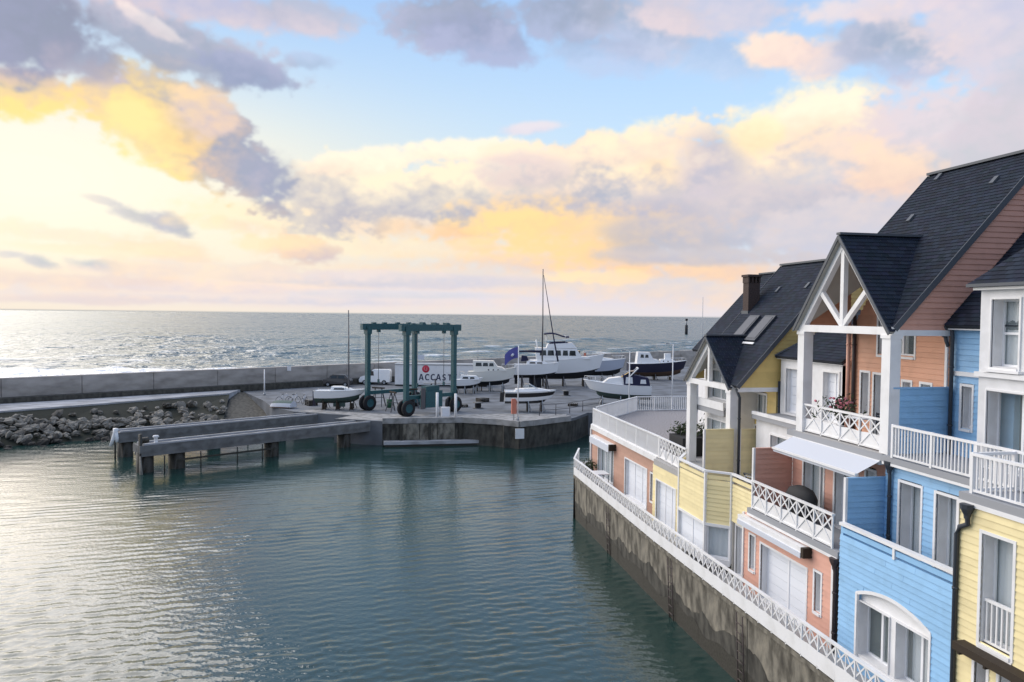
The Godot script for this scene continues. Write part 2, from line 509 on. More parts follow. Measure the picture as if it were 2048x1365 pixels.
# xs and zs give the lines of the grid; a fan when polar (then they are bearings in degrees and distances)
func water_sheet(called: String, m: Material, us: PackedFloat32Array, vs: PackedFloat32Array, polar: bool, waves: Array, level: float, foam: Callable) -> void:
	var gn := FastNoiseLite.new()
	gn.seed = 12
	gn.frequency = 0.045 if not polar else 0.008
	gn.fractal_octaves = 3
	var nu := us.size()
	var nv := vs.size()
	var P := PackedVector3Array()
	var N := PackedVector3Array()
	var C := PackedColorArray()
	var I := PackedInt32Array()
	P.resize(nu * nv)
	N.resize(nu * nv)
	C.resize(nu * nv)
	for j in nv:
		var v := vs[j]
		var step := absf(vs[mini(j + 1, nv - 1)] - vs[maxi(j - 1, 0)]) * 0.5
		var use := []
		for w in waves:
			var f: float = clampf((w[4] / step - 2.5) / 2.5, 0.0, 1.0)
			if f > 0.0 or polar:
				use.append([w[0], w[1], w[2], w[3] * f, w[3] * (f if not polar else lerpf(0.75, 1.0, f))])
		for i in nu:
			var x := us[i]
			var z := v
			if polar:
				x = sin(deg_to_rad(us[i])) * v
				z = -cos(deg_to_rad(us[i])) * v
			var gust := 0.72 + 0.75 * gn.get_noise_2d(x, z)
			var y := 0.0
			var gx := 0.0
			var gz := 0.0
			for w in use:
				var ph: float = w[0] * x + w[1] * z + w[2]
				var c: float = w[4] * cos(ph)
				y += w[3] * sin(ph)
				gx += w[0] * c
				gz += w[1] * c
			var q := j * nu + i
			P[q] = Vector3(x, level + y * gust, z)
			N[q] = Vector3(-gx * gust, 1.0, -gz * gust).normalized()
			C[q] = foam.call(x, z, y)
	var flip := polar
	for j in nv - 1:
		for i in nu - 1:
			var a := j * nu + i
			var b := a + 1
			var c := a + nu
			var d := c + 1
			if C[a].a + C[b].a + C[c].a + C[d].a < 0.5:
				continue
			I.append_array([a, b, c, b, d, c] if P[b].x > P[a].x and P[c].z > P[a].z else [a, c, b, b, c, d])
	var arr := []
	arr.resize(Mesh.ARRAY_MAX)
	arr[Mesh.ARRAY_VERTEX] = P
	arr[Mesh.ARRAY_NORMAL] = N
	arr[Mesh.ARRAY_COLOR] = C
	arr[Mesh.ARRAY_INDEX] = I
	var am := ArrayMesh.new()
	am.add_surface_from_arrays(Mesh.PRIMITIVE_TRIANGLES, arr)
	tag(put(self, called, am, m), "", "", "", "structure")

func make_water() -> void:
	var m := mat("harbour_water", 1, 1, 1, 0.1)
	m.vertex_color_use_as_albedo = true
	m.metallic_specular = 0.56
	m.normal_enabled = true
	m.normal_texture = noise_tex(21, 0.02, [], 512, 4, 3.0)
	m.normal_scale = 0.5
	m.uv1_triplanar = true
	m.uv1_world_triplanar = true
	m.uv1_scale = Vector3(0.32, 0.5, 0.5)
	var us := PackedFloat32Array()
	var vs := PackedFloat32Array()
	var x := -62.0
	while x < 30.0:
		us.append(x)
		x += 0.14 if x > -40.0 else 0.5
	var z := 10.0
	while z > -97.0:
		vs.append(z)
		z -= 2.0 if z > -18.0 else 0.085 * pow(maxf(absf(z), 26.0) / 26.0, 1.1)
	var deep := Color(0.013, 0.042, 0.036)
	var waves := wave_set(4, 12, 0.36, 0.8, deg_to_rad(84.0), 0.5, 0.044) + wave_set(9, 6, 0.9, 2.6, deg_to_rad(100.0), 0.8, 0.010)
	water_sheet("water", m, us, vs, false, waves, 0.0, func(_x, _z, _y): return deep)
	# the open sea behind the breakwater
	var s := mat("sea_water", 1, 1, 1, 0.26)
	s.vertex_color_use_as_albedo = true
	s.metallic_specular = 0.7
	s.normal_enabled = true
	s.normal_texture = noise_tex(23, 0.016, [], 512, 5, 12.0)
	s.normal_scale = 1.0
	s.uv1_triplanar = true
	s.uv1_world_triplanar = true
	s.uv1_scale = Vector3(0.022, 0.03, 0.04)
	us = PackedFloat32Array()
	vs = PackedFloat32Array()
	var a := -46.0
	while a < 66.0:
		us.append(a)
		a += 0.13
	var d := 78.0
	while d < 16000.0:
		vs.append(d)
		d *= 1.02 if d < 128.0 else (1.0062 if d < 420.0 else (1.009 if d < 1600.0 else 1.05))
	var sea := Color(0.028, 0.075, 0.085)
	var fn := FastNoiseLite.new()
	fn.seed = 5
	fn.frequency = 0.07
	fn.fractal_octaves = 4
	var wd := Vector2(37.4, -23.3).normalized()
	var wn := Vector2(wd.y, -wd.x)
	var froth := func(px: float, pz: float, py: float) -> Color:
		var q := Vector2(px + 36.0, pz + 87.3)
		var off := q.dot(wn)
		var al := q.dot(wd)
		var n := fn.get_noise_2d(al * 0.5, off * 1.6)
		if off < -3.0:
			return Color(0, 0, 0, 0)
		var reach := 106.0 - al * 0.6
		var f := clampf((reach - off + n * 22.0) / 5.0, 0.0, 1.0)
		f = maxf(f, clampf((py - 0.5) * 3.0 + n * 1.4, 0.0, 1.0) * clampf(1.0 - (off - 60.0) / 160.0, 0.0, 1.0))
		return sea.lerp(Color(0.78, 0.79, 0.80), f)
	var sw := wave_set(14, 15, 2.6, 14.0, deg_to_rad(66.0), 0.5, 0.085) + wave_set(15, 4, 18.0, 40.0, deg_to_rad(66.0), 0.35, 0.035)
	water_sheet("sea", s, us, vs, true, sw, -0.35, froth)

# ---------------------------------------------------------------- land
func struct(called: String, s: SurfaceTool, m: Material) -> MeshInstance3D:
	var o := put(self, called, done(s), m)
	tag(o, "", "", "", "structure")
	return o

func poly(pts: Array) -> PackedVector2Array:
	var p := PackedVector2Array()
	for q in pts:
		p.append(Vector2(q[0], q[1]))
	return p

func make_land() -> void:
	var stain := noise_tex(31, 0.006, [[0.0, Color(0.66, 0.66, 0.66)], [0.4, Color(0.84, 0.84, 0.83)], [0.62, Color(0.93, 0.93, 0.93)], [1.0, Color(1, 1, 1)]], 1024, 9)
	var streak := noise_tex(32, 0.005, [[0.0, Color(0.42, 0.41, 0.39)], [0.36, Color(0.66, 0.65, 0.62)], [0.6, Color(0.84, 0.83, 0.8)], [1.0, Color(1, 0.98, 0.93)]], 1024, 9)
	grain(mat("tarmac", 0.165, 0.178, 0.20, 0.8), stain, 0.055)
	grain(mat("concrete", 0.40, 0.39, 0.38, 0.9), stain, 0.16)
	grain(mat("path", 0.46, 0.465, 0.49, 0.85), stain, 0.12, Vector3(0.5, 1, 1))
	grain(mat("sea_wall", 0.47, 0.435, 0.405, 0.9), stain, 0.13, Vector3(0.4, 1, 1))
	var qc := grain(mat("quay_stone", 0.28, 0.265, 0.235, 0.9), streak, 0.3, Vector3(1.0, 0.5, 1.0))
	qc.heightmap_enabled = true
	qc.heightmap_texture = noise_tex(33, 0.03, [], 512, 5)
	qc.heightmap_scale = 1.2
	grain(mat("algae", 0.055, 0.052, 0.042, 0.6), coarse_tex(), 0.5)
	grain(mat("quay_dark", 0.10, 0.098, 0.09, 0.9), streak, 0.22, Vector3(1.6, 0.7, 1.6))
	grain(mat("pier", 0.20, 0.20, 0.20, 0.9), stain, 0.2)
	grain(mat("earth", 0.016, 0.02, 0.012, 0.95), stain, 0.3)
	# boatyard
	var s := surf()
	prism(s, poly([[2.0, -70.4], [9.2, -70.3], [12.2, -68.6], [13.9, -67.0], [15.2, -67.6], [19.4, -70.2], [20.3, -71.2], [22.4, -74.4], [24.5, -74.0], [26.0, -56.0], [150.0, -56.0], [150.0, -196.0], [64.0, -142.2], [1.6, -109.6], [-14.2, -99.4], [-10.4, -88.5], [-8.9, -82.6], [-6.4, -78.4], [-3.4, -76.3], [-0.9, -74.7], [-2.3, -72.6]]), -1.5, 2.2)
	struct("ground", s, M.tarmac)
	# a concrete apron along the edge of the yard
	s = surf()
	prism(s, poly([[2.1, -70.9], [9.4, -70.8], [12.5, -69.2], [13.9, -67.9], [15.0, -68.3], [18.9, -70.6], [20.0, -73.5], [14.0, -74.5], [8.0, -74.2], [2.0, -75.6], [-4.6, -79.6], [-6.0, -78.6], [-3.4, -76.9], [-0.6, -75.0], [-2.0, -72.8]]), 2.1, 2.204)
	struct("pavement", s, M.concrete)
	# coping stones on the edge of the yard
	s = surf()
	var edge := [[2.0, -70.4], [9.2, -70.3], [12.2, -68.6], [13.9, -67.0], [15.2, -67.6], [19.4, -70.2]]
	for i in edge.size() - 1:
		sbar(s, Vector3(edge[i][0], 2.24, edge[i][1]), Vector3(edge[i + 1][0], 2.24, edge[i + 1][1]), 0.36, 0.5)
	struct("kerb", s, M.concrete)
	# slipway
	s = surf()
	var sl := [Vector3(-15.0, 2.19, -98.0), Vector3(-13.4, -0.7, -72.0), Vector3(-6.0, -0.7, -72.0), Vector3(-7.6, 2.19, -98.0)]
	quad(s, sl[0], sl[1], sl[2], sl[3])
	struct("slipway", s, M.quay_dark)
	# breakwater walk and wall
	s = surf()
	prism(s, poly([[-60.0, -57.0], [-33.0, -79.4], [-26.0, -85.0], [-14.9, -94.6], [-14.2, -99.6], [-4.0, -106.3], [-60.0, -71.4]]), -1.0, 2.45)
	struct("path", s, M.path)
	var w := thing("breakwater_wall", "long grey concrete breakwater wall between walkway and open sea", "sea wall", Vector3(-36.0, 0, -87.3))
	var u := Vector3(37.4, 0, -23.3).normalized()
	var o := Vector3.ZERO
	for i in range(-4, 24):
		var a := o + u * (i * 7.4 + 0.03)
		var b := o + u * ((i + 1) * 7.4 - 0.03)
		var q := put(w, "wall_block", UB, M.sea_wall, bar_x(a + Vector3(0, 3.0, 0), b + Vector3(0, 3.0, 0), 1.0, 3.8 + 0.02 * (i % 3)))
	pb(w, "sign", M.white, Vector3(0, 0, 0), Vector3(0.3, 0.5, 0.3)).transform = Transform3D(Basis.from_scale(Vector3(0.5, 0.62, 0.1)), u * 31.5 + Vector3(0.3, 4.7, 0.66))
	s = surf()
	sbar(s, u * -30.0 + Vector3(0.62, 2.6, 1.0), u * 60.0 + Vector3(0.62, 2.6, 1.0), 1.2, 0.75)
	put(w, "shade_ledge", done(s), M.quay_dark)  # shade along the wall foot is put into this step's dark colour
	# armour stones below the walk
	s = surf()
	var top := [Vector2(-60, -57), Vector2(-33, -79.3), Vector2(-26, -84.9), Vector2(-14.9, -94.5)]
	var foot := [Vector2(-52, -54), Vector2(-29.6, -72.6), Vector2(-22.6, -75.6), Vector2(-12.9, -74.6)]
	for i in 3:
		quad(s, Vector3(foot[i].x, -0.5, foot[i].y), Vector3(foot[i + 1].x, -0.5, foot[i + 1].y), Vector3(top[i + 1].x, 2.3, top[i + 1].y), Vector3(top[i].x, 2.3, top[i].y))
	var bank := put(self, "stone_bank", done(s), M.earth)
	tag(bank, "bank of loose pale armour stones below the breakwater walkway", "stone bank")
	var kinds := []
	var fn := FastNoiseLite.new()
	fn.frequency = 0.9
	for i in 7:
		var st := surf()
		fn.seed = 40 + i
		var rings := []
		for a in 7:
			var ring := []
			for b in 8:
				var th := PI * (a + 0.001) / 6.002
				var d := Vector3(sin(th) * cos(TAU * b / 8), -cos(th), -sin(th) * sin(TAU * b / 8))
				ring.append(d * (0.5 + 0.42 * fn.get_noise_3dv(d * 1.5)))
			rings.append(ring)
		loft(st, rings, true, false)
		kinds.append(done(st))
	for i in 4:
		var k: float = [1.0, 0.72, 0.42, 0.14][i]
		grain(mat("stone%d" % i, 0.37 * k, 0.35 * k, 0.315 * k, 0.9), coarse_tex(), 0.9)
	for i in 300:
		var t := rng.randf()
		var v := clampf(rng.randfn(0.46, 0.25), 0.02, 0.9)
		var seg := 0 if t < 0.16 else (1 if t < 0.56 else 2)
		var f := rng.randf()
		if seg == 0:
			f = lerpf(0.55, 1.0, f)
		var p2: Vector2 = foot[seg].lerp(foot[seg + 1], f).lerp(top[seg].lerp(top[seg + 1], f), v * 0.92)
		var sc := rng.randf_range(0.42, 1.0)
		var bs := Basis.from_euler(Vector3(rng.randfn(0.25, 0.35), rng.randf() * TAU, rng.randfn(0.0, 0.35))) * Basis.from_scale(Vector3(sc * rng.randf_range(0.9, 1.3), sc * rng.randf_range(0.45, 0.75), sc))
		var lo := -0.4 + 2.6 * v * 0.92
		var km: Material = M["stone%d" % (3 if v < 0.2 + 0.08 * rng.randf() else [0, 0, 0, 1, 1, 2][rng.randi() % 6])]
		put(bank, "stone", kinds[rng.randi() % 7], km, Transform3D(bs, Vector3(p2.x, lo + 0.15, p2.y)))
	make_piers()
	make_quay()

func coarse_tex() -> Texture2D:
	if not M.has("coarse"):
		M.coarse = noise_tex(8, 0.018, [[0.0, Color(0.45, 0.44, 0.42)], [0.45, Color(0.8, 0.79, 0.77)], [1.0, Color(1, 1, 1)]], 1024, 6)
	return M.coarse

func make_piers() -> void:
	var u := Vector3(0.84, 0, -0.542).normalized()
	var n := Vector3(0.542, 0, 0.84).normalized()
	for k in 2:
		var a: Vector3 = [Vector3(-15.7, 0, -60.2), Vector3(-19.2, 0, -66.9)][k]
		var l: float = [21.0, 19.0][k]
		var p := thing("lift_pier", ["concrete travel lift pier with mooring post at its outer end", "concrete travel lift pier next to the stone bank"][k], "pier", a)
		var o := -n * 0.75
		var s := surf()
		sbar(s, o + Vector3(0, 1.78, 0), o + u * l + Vector3(0, 1.78, 0), 1.5, 0.56)
		put(p, "deck", done(s), M.pier)
		for e in 2:
			var oe := -n * (0.12 + e * 1.26)
			s = surf()
			sbar(s, oe + Vector3(0, 1.6, 0) + u * 0.12, oe + u * l + Vector3(0, 1.6, 0), 0.2, 0.72)
			put(p, "beam", done(s), M.pier)
			s = surf()
			sbar(s, oe + Vector3(0, 2.12, 0) + u * 0.3, oe + u * l + Vector3(0, 2.1, 0), 0.22, 0.12)
			put(p, "kerb_rail", done(s), M.path)
		for d in ([0.6, 2.9, 10.6, 17.5] if k == 0 else [0.9, 8.2, 14.5]):
			s = surf(true)
			tube(s, [o + u * d + Vector3(0, -2.0, 0), o + u * d + Vector3(0, 1.5, 0)], 0.6, 14)
			put(p, "pile", done(s), M.algae)
		# fender rail and its hangers on the outer face
		if k == 0:
			s = surf()
			sbar(s, u * 2.6 + n * 0.1 + Vector3(0, 0.75, 0), u * 10.6 + n * 0.1 + Vector3(0, 0.75, 0), 0.1, 0.13)
			put(p, "fender_rail", done(s), M.algae)
		for d in ([1.7, 4.4, 7.3, 9.4] if k == 0 else [5.0, 11.0]):
			rod(p, "hanger", M.algae, [u * d + n * 0.1 + Vector3(0, -0.6, 0), u * d + n * 0.1 + Vector3(0, 1.2, 0)], 0.05, 6)
		if k == 0:
			rod(p, "mooring_post", M.algae, [u * 0.1 - n * 0.2 + Vector3(0, -1, 0), u * 0.1 - n * 0.2 + Vector3(0, 2.9, 0)], 0.13, 8)
			rod(p, "mooring_post", M.stone0, [u * 0.0 + n * 0.35 + Vector3(0, -0.6, 0), u * 0.05 - n * 0.1 + Vector3(0, 1.3, 0)], 0.16, 8, 0.05)
			s = surf(true)
			lathe(s, [Vector2(0.0, 0.62), Vector2(0.18, 0.6), Vector2(0.24, 0.5), Vector2(0.14, 0.42), Vector2(0.14, 0.1), Vector2(0.26, 0.0)], 12, Transform3D(Basis(), u * 1.3 - n * 0.5 + Vector3(0, 2.06, 0)))
			put(p, "bollard", done(s), M.render)
			rod(p, "tyre_fender", M.algae, [u * 0.4 - n * 0.9 + Vector3(0, 2.3, 0), u * 0.9 - n * 1.0 + Vector3(0, 2.32, 0)], 0.22, 10)
		else:
			var mk := thing("pier_marker", "white wrapped marker on the outer end of the travel lift pier", "marker", a + u * -0.1 + Vector3(0, 0.4, 0))
			rod(mk, "post", M.algae, [Vector3(0, -1.2, 0), Vector3(0, 1.9, 0)], 0.07, 6)
			s = surf(true)
			tube(s, [Vector3(0.05, 2.05, 0), Vector3(0.02, 1.7, 0), Vector3(-0.12, 1.2, 0.05), Vector3(-0.3, 0.65, 0.08)], 0.2, 10, 0.13)
			put(mk, "cover", done(s), M.white)
			s = surf(true)
			tube(s, [Vector3(0.02, 1.8, 0), Vector3(0.14, 1.3, 0.04), Vector3(0.16, 0.95, 0.08)], 0.17, 10, 0.12)
			put(mk, "cover", done(s), M.white)
	# floating landing beam below the yard wall
	var b := thing("landing_beam", "pale grey floating beam moored along the foot of the yard wall", "pontoon", Vector3(2.1, 0, -69.6))
	pb(b, "deck", M.path, Vector3(0, 0.2, -0.9), Vector3(10.4, 0.48, 0.2))
	pb(b, "float", M.algae, Vector3(0.1, -0.3, -0.8), Vector3(10.3, 0.2, 0.1))
	# face of the yard wall: slabs between dark guide posts
	var w := thing("yard_wall", "dark stained concrete wall below the boatyard edge", "quay wall", Vector3(2.0, 0, -70.3))
	for i in 6:
		pb(w, "facing_slab", M.quay_stone if i in [1, 2, 3] else M.quay_dark, Vector3(0.1 + i * 1.62, 0.3 + 0.02 * (i % 2), 0.02), Vector3(1.66 + i * 1.62, 1.95, 0.14 + 0.02 * (i % 3)))
	for d in [1.55, 4.1, 6.9, 9.0]:
		pb(w, "guide_post", M.algae, Vector3(d, -0.4, 0.1), Vector3(d + 0.24, 1.98, 0.34))
	var edge := [[2.0, -70.4], [9.2, -70.3], [12.2, -68.6], [13.9, -67.0], [15.2, -67.6], [19.4, -70.2], [20.3, -71.2], [22.4, -74.4]]
	for i in edge.size() - 1:
		put(w, "face", UB, M.quay_dark, bar_x(Vector3(edge[i][0] - 2.0, 0.5, edge[i][1] + 70.3), Vector3(edge[i + 1][0] - 2.0, 0.5, edge[i + 1][1] + 70.3), 0.14 + 0.012 * (i % 2), 2.9))
	pb(w, "pier_block", M.quay_dark, Vector3(10.6, -1.0, -1.0), Vector3(13.4, 1.96, 2.7))
	pb(w, "notice", M.white, Vector3(11.5, 0.95, 3.42), Vector3(12.3, 1.85, 3.5))

func make_quay() -> void:
	# the quay below the houses
	var s := surf()
	prism(s, poly([[12.0, 8.0], [12.0, -30.0], [12.3, -43.5], [13.4, -47.2], [14.4, -47.4], [19.6, -51.0], [40.0, -51.0], [40.0, 8.0]]), 2.45, L1)
	struct("quay_floor", s, M.floor)
	var w := thing("quay_wall", "tall stained concrete quay wall under the white lattice railing", "quay wall", Vector3(12.0, 0, 0))
	var zz := 2.0
	var i := 0
	var en := FastNoiseLite.new()
	en.seed = 3
	en.frequency = 0.28
	en.fractal_octaves = 5
	while zz > -43.4:
		var len_ := 2.6 + 0.5 * ((i * 7) % 3)
		var z1 := maxf(zz - len_, -43.5)
		var f := func(z: float) -> float: return clampf((-30.0 - z) / 13.5, 0.0, 1.0) * 0.3
		s = surf()
		var y0 := -2.0
		var y1 := 2.44
		var a := [Vector3(f.call(zz) + 0.2, y0, zz - 0.012), Vector3(f.call(z1) + 0.2, y0, z1 + 0.012)]
		var b := [Vector3(f.call(zz) + 0.05 + 0.01 * (i % 2), y1, zz - 0.012), Vector3(f.call(z1) + 0.05 + 0.01 * (i % 2), y1, z1 + 0.012)]
		var back := Vector3(1.2, 0, 0)
		quad(s, a[1], a[0], b[0], b[1])
		quad(s, b[1], b[0], b[0] + back, b[1] + back)
		quad(s, a[0], a[0] + back, b[0] + back, b[0])
		quad(s, a[1] + back, a[1], b[1], b[1] + back)
		put(w, "wall_block", done(s), M.quay_stone)
		# weed and slime below the high water mark, each with a ragged upper edge
		for layer in 2:
			s = surf()
			var n := 60
			for k in n:
				var hs := []
				for e in 2:
					var zk: float = lerpf(zz, z1, float(k + e) / n)
					hs.append([0.66, 1.15][layer] + en.get_noise_2d(zk, layer * 50.0) * [0.5, 0.75][layer])
				var p0: Vector3 = a[0].lerp(a[1], float(k) / n)
				var p1: Vector3 = a[0].lerp(a[1], float(k + 1) / n)
				var q0: Vector3 = b[0].lerp(b[1], float(k) / n)
				var q1: Vector3 = b[0].lerp(b[1], float(k + 1) / n)
				var out := Vector3(-0.012 if layer else -0.022, 0, 0)
				quad(s, p1 + out, p0 + out, p0.lerp(q0, (hs[0] - y0) / (y1 - y0)) + out, p1.lerp(q1, (hs[1] - y0) / (y1 - y0)) + out)
			put(w, "weed_band" if layer == 0 else "stain_band", done(s), M.algae if layer == 0 else M.quay_dark)
		zz = z1
		i += 1
	s = surf()
	sab(s, Vector3(-0.04, 2.44, -30.0), Vector3(0.3, 2.58, 8.0))
	sbar(s, Vector3(0.13, 2.51, -30.0), Vector3(0.43, 2.51, -43.5), 0.34, 0.14)
	put(w, "coping", done(s), M.quay_stone)
	# the short end of the quay
	s = surf()
	quad(s, Vector3(1.4, -2, -47.2), Vector3(0.3, -2, -43.5), Vector3(0.3, 2.44, -43.5), Vector3(1.4, 2.44, -47.2))
	quad(s, Vector3(7.6, -2, -51.0), Vector3(1.4, -2, -47.2), Vector3(1.4, 2.44, -47.2), Vector3(7.6, 2.44, -51.0))
	put(w, "end_wall", done(s), M.quay_dark)
	for z in [-36.6, -28.3, -22.6]:
		var which: String = {-36.6: "rusty iron ladder on the quay wall below the brown terrace block", -28.3: "rusty iron ladder on the quay wall below the yellow oriel bay", -22.6: "rusty iron ladder on the quay wall below the salmon house doors"}[z]
		var l := thing("quay_ladder", which, "ladder", Vector3(11.99 + (0.16 if z < -36.0 else 0.0), 0, z), 0.0, "ladders on the quay wall")
		for e in [-0.2, 0.2]:
			rod(l, "rail", M.pipe_brown, [Vector3(0.1, -0.6, e), Vector3(-0.05, 2.4, e)], 0.02, 6)
		for r in 9:
			rod(l, "rung", M.pipe_brown, [Vector3(0.1 - 0.15 * (r * 0.31 + 0.3) / 3.0, -0.4 + r * 0.31, -0.2), Vector3(0.1 - 0.15 * (r * 0.31 + 0.3) / 3.0, -0.4 + r * 0.31, 0.2)], 0.018, 6)

# ---------------------------------------------------------------- pieces that the houses are made of
func at(b: Basis, o: Vector3) -> Transform3D:
	return Transform3D(b, o)

# wall in its own axes: u to the right, v up, w outward. holes are Rect2 (u, v, width, height); span gives the u limits of a row
func wall(p: Node3D, x: Transform3D, w: float, h: float, holes: Array, paint: String, span = null, pitch := 0.155, thick := 0.16) -> Node3D:
	var o := sub(p, "wall", x)
	var n := int(ceil(h / pitch))
	var s := surf()
	for r in n:
		var v0 := r * pitch
		var v1 := minf(v0 + pitch, h)
		var lim := Vector2(0, w)
		if span != null:
			lim = span.call((v0 + v1) * 0.5)
		var runs := [lim]
		for q in holes:
			if q.position.y < v1 - 0.03 and q.end.y > v0 + 0.03:
				var next := []
				for t in runs:
					if q.position.x >= t.y or q.end.x <= t.x:
						next.append(t)
						continue
					if q.position.x > t.x:
						next.append(Vector2(t.x, q.position.x))
					if q.end.x < t.y:
						next.append(Vector2(q.end.x, t.y))
				runs = next
		# long boards are butted from two lengths
		var cut := []
		for t in runs:
			if t.y - t.x > 2.4:
				var c: float = lerpf(t.x, t.y, 0.3 + 0.4 * fposmod(r * 0.618 + t.x * 0.37, 1.0))
				cut.append(Vector2(t.x, c - 0.003))
				cut.append(Vector2(c + 0.003, t.y))
			else:
				cut.append(t)
		for t in cut:
			if t.y - t.x > 0.015:
				var km: Material = M[paint + str((r * 5 + int(t.x * 3.0)) % 3)] if M.has(paint + "0") else M[paint]
				put(o, "board", WEDGE, km, Transform3D(Basis.from_scale(Vector3(t.y - t.x, v1 - v0 + 0.004, 0.032)), Vector3(t.x, v0, 0.0)))
				sab(s, Vector3(t.x, v0, -thick), Vector3(t.y, v1, -0.003))
	put(o, "backing", done(s), M[paint + "1"] if M.has(paint + "0") else M[paint])
	return o

# flat rendered wall with holes, one mesh
func flat_wall(p: Node3D, called: String, x: Transform3D, w: float, h: float, holes: Array, m: Material, thick := 0.2) -> void:
	var us := [0.0, w]
	var vs := [0.0, h]
	for q in holes:
		us.append_array([q.position.x, q.end.x])
		vs.append_array([q.position.y, q.end.y])
	us.sort()
	vs.sort()
	var s := surf()
	for i in us.size() - 1:
		for j in vs.size() - 1:
			if us[i + 1] - us[i] < 0.005 or vs[j + 1] - vs[j] < 0.005:
				continue
			var c := Vector2((us[i] + us[i + 1]) / 2, (vs[j] + vs[j + 1]) / 2)
			var open := false
			for q in holes:
				open = open or q.has_point(c)
			if not open:
				sab(s, Vector3(us[i], vs[j], -thick), Vector3(us[i + 1], vs[j + 1], 0.0))
	put(p, called, done(s), m, x)

# a window or glazed door in a hole of a wall. panes side by side; cover: "", "full", "half" (curtain) or "shut" (roller shutter)
func win(p: Node3D, x: Transform3D, q: Rect2, panes := 1, cover := "", deep := 0.26, called := "window", trim := 0.07, bars := 0, room := 1.9) -> Node3D:
	var o := sub(p, called, x * Transform3D(Basis(), Vector3(q.position.x, q.position.y, 0)))
	var w := q.size.x
	var h := q.size.y
	var s := surf()
	if trim > 0.0:
		var f := 0.04
		sab(s, Vector3(-trim, -trim, -0.02), Vector3(0, h + trim, f))
		sab(s, Vector3(w, -trim, -0.02), Vector3(w + trim, h + trim, f))
		sab(s, Vector3(0, h, -0.02), Vector3(w, h + trim, f - 0.002))
		sab(s, Vector3(0, -trim, -0.02), Vector3(w, 0, f + 0.03))
		put(o, "trim", done(s), M.white)
	s = surf()
	sab(s, Vector3(0.001, 0, -deep), Vector3(0.022, h, -0.021))
	sab(s, Vector3(w - 0.022, 0, -deep), Vector3(w - 0.001, h, -0.021))
	sab(s, Vector3(0.022, h - 0.02, -deep), Vector3(w - 0.022, h - 0.001, -0.021))
	sab(s, Vector3(0.022, 0.001, -deep), Vector3(w - 0.022, 0.02, -0.021))
	put(o, "reveal", done(s), M.render)
	var fr := 0.055
	s = surf()
	sab(s, Vector3(0, 0, -deep - 0.06), Vector3(fr, h, -deep))
	sab(s, Vector3(w - fr, 0, -deep - 0.06), Vector3(w, h, -deep))
	sab(s, Vector3(fr, h - fr, -deep - 0.06), Vector3(w - fr, h, -deep))
	sab(s, Vector3(fr, 0, -deep - 0.06), Vector3(w - fr, fr * 1.3, -deep))
	for i in range(1, panes):
		sab(s, Vector3(w * i / panes - fr * 0.7, fr, -deep - 0.055), Vector3(w * i / panes + fr * 0.7, h - fr, -deep + 0.004))
	for i in range(1, bars + 1):
		sab(s, Vector3(fr, h * i / (bars + 1) - 0.03, -deep - 0.05), Vector3(w - fr, h * i / (bars + 1) + 0.03, -deep - 0.002))
	put(o, "frame", done(s), M.plastic)
	if cover == "shut":
		var rows := int(h / 0.3)
		for i in rows:
			pb(o, "shutter_slat", M.shutter, Vector3(fr, h * i / rows + 0.004, -deep - 0.045), Vector3(w - fr, h * (i + 1) / rows - 0.004, -deep - 0.02))
	else:
		for i in panes:
			pb(o, "pane", M.glass, Vector3(w * i / panes + 0.03, fr, -deep - 0.034), Vector3(w * (i + 1) / panes - 0.03, h - fr, -deep - 0.026))
		if cover != "":
			var c1 := w if cover == "full" else w * 0.55
			s = surf(true)
			var nf := int(c1 / 0.07)
			for i in nf:
				var a := c1 * i / nf
				var b := c1 * (i + 1) / nf
				var za := -deep - 0.13 + 0.028 * sin(i * 2.1)
				var zb := -deep - 0.13 + 0.028 * sin((i + 1) * 2.1)
				quad(s, Vector3(a, 0.02, za), Vector3(b, 0.02, zb), Vector3(b, h - 0.03, zb), Vector3(a, h - 0.03, za))
			put(o, "curtain", done(s), M.curtain)
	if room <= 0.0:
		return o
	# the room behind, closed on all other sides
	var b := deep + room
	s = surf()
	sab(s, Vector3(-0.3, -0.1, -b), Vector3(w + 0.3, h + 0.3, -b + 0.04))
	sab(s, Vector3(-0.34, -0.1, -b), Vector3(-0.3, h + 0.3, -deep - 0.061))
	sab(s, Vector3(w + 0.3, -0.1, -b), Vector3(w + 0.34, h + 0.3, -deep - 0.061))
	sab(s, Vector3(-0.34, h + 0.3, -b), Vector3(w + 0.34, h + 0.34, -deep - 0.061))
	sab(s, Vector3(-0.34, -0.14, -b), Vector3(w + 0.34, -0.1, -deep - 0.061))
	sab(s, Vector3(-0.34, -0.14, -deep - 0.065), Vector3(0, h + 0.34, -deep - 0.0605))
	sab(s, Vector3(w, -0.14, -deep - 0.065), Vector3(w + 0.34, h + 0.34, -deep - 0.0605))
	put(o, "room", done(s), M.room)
	return o

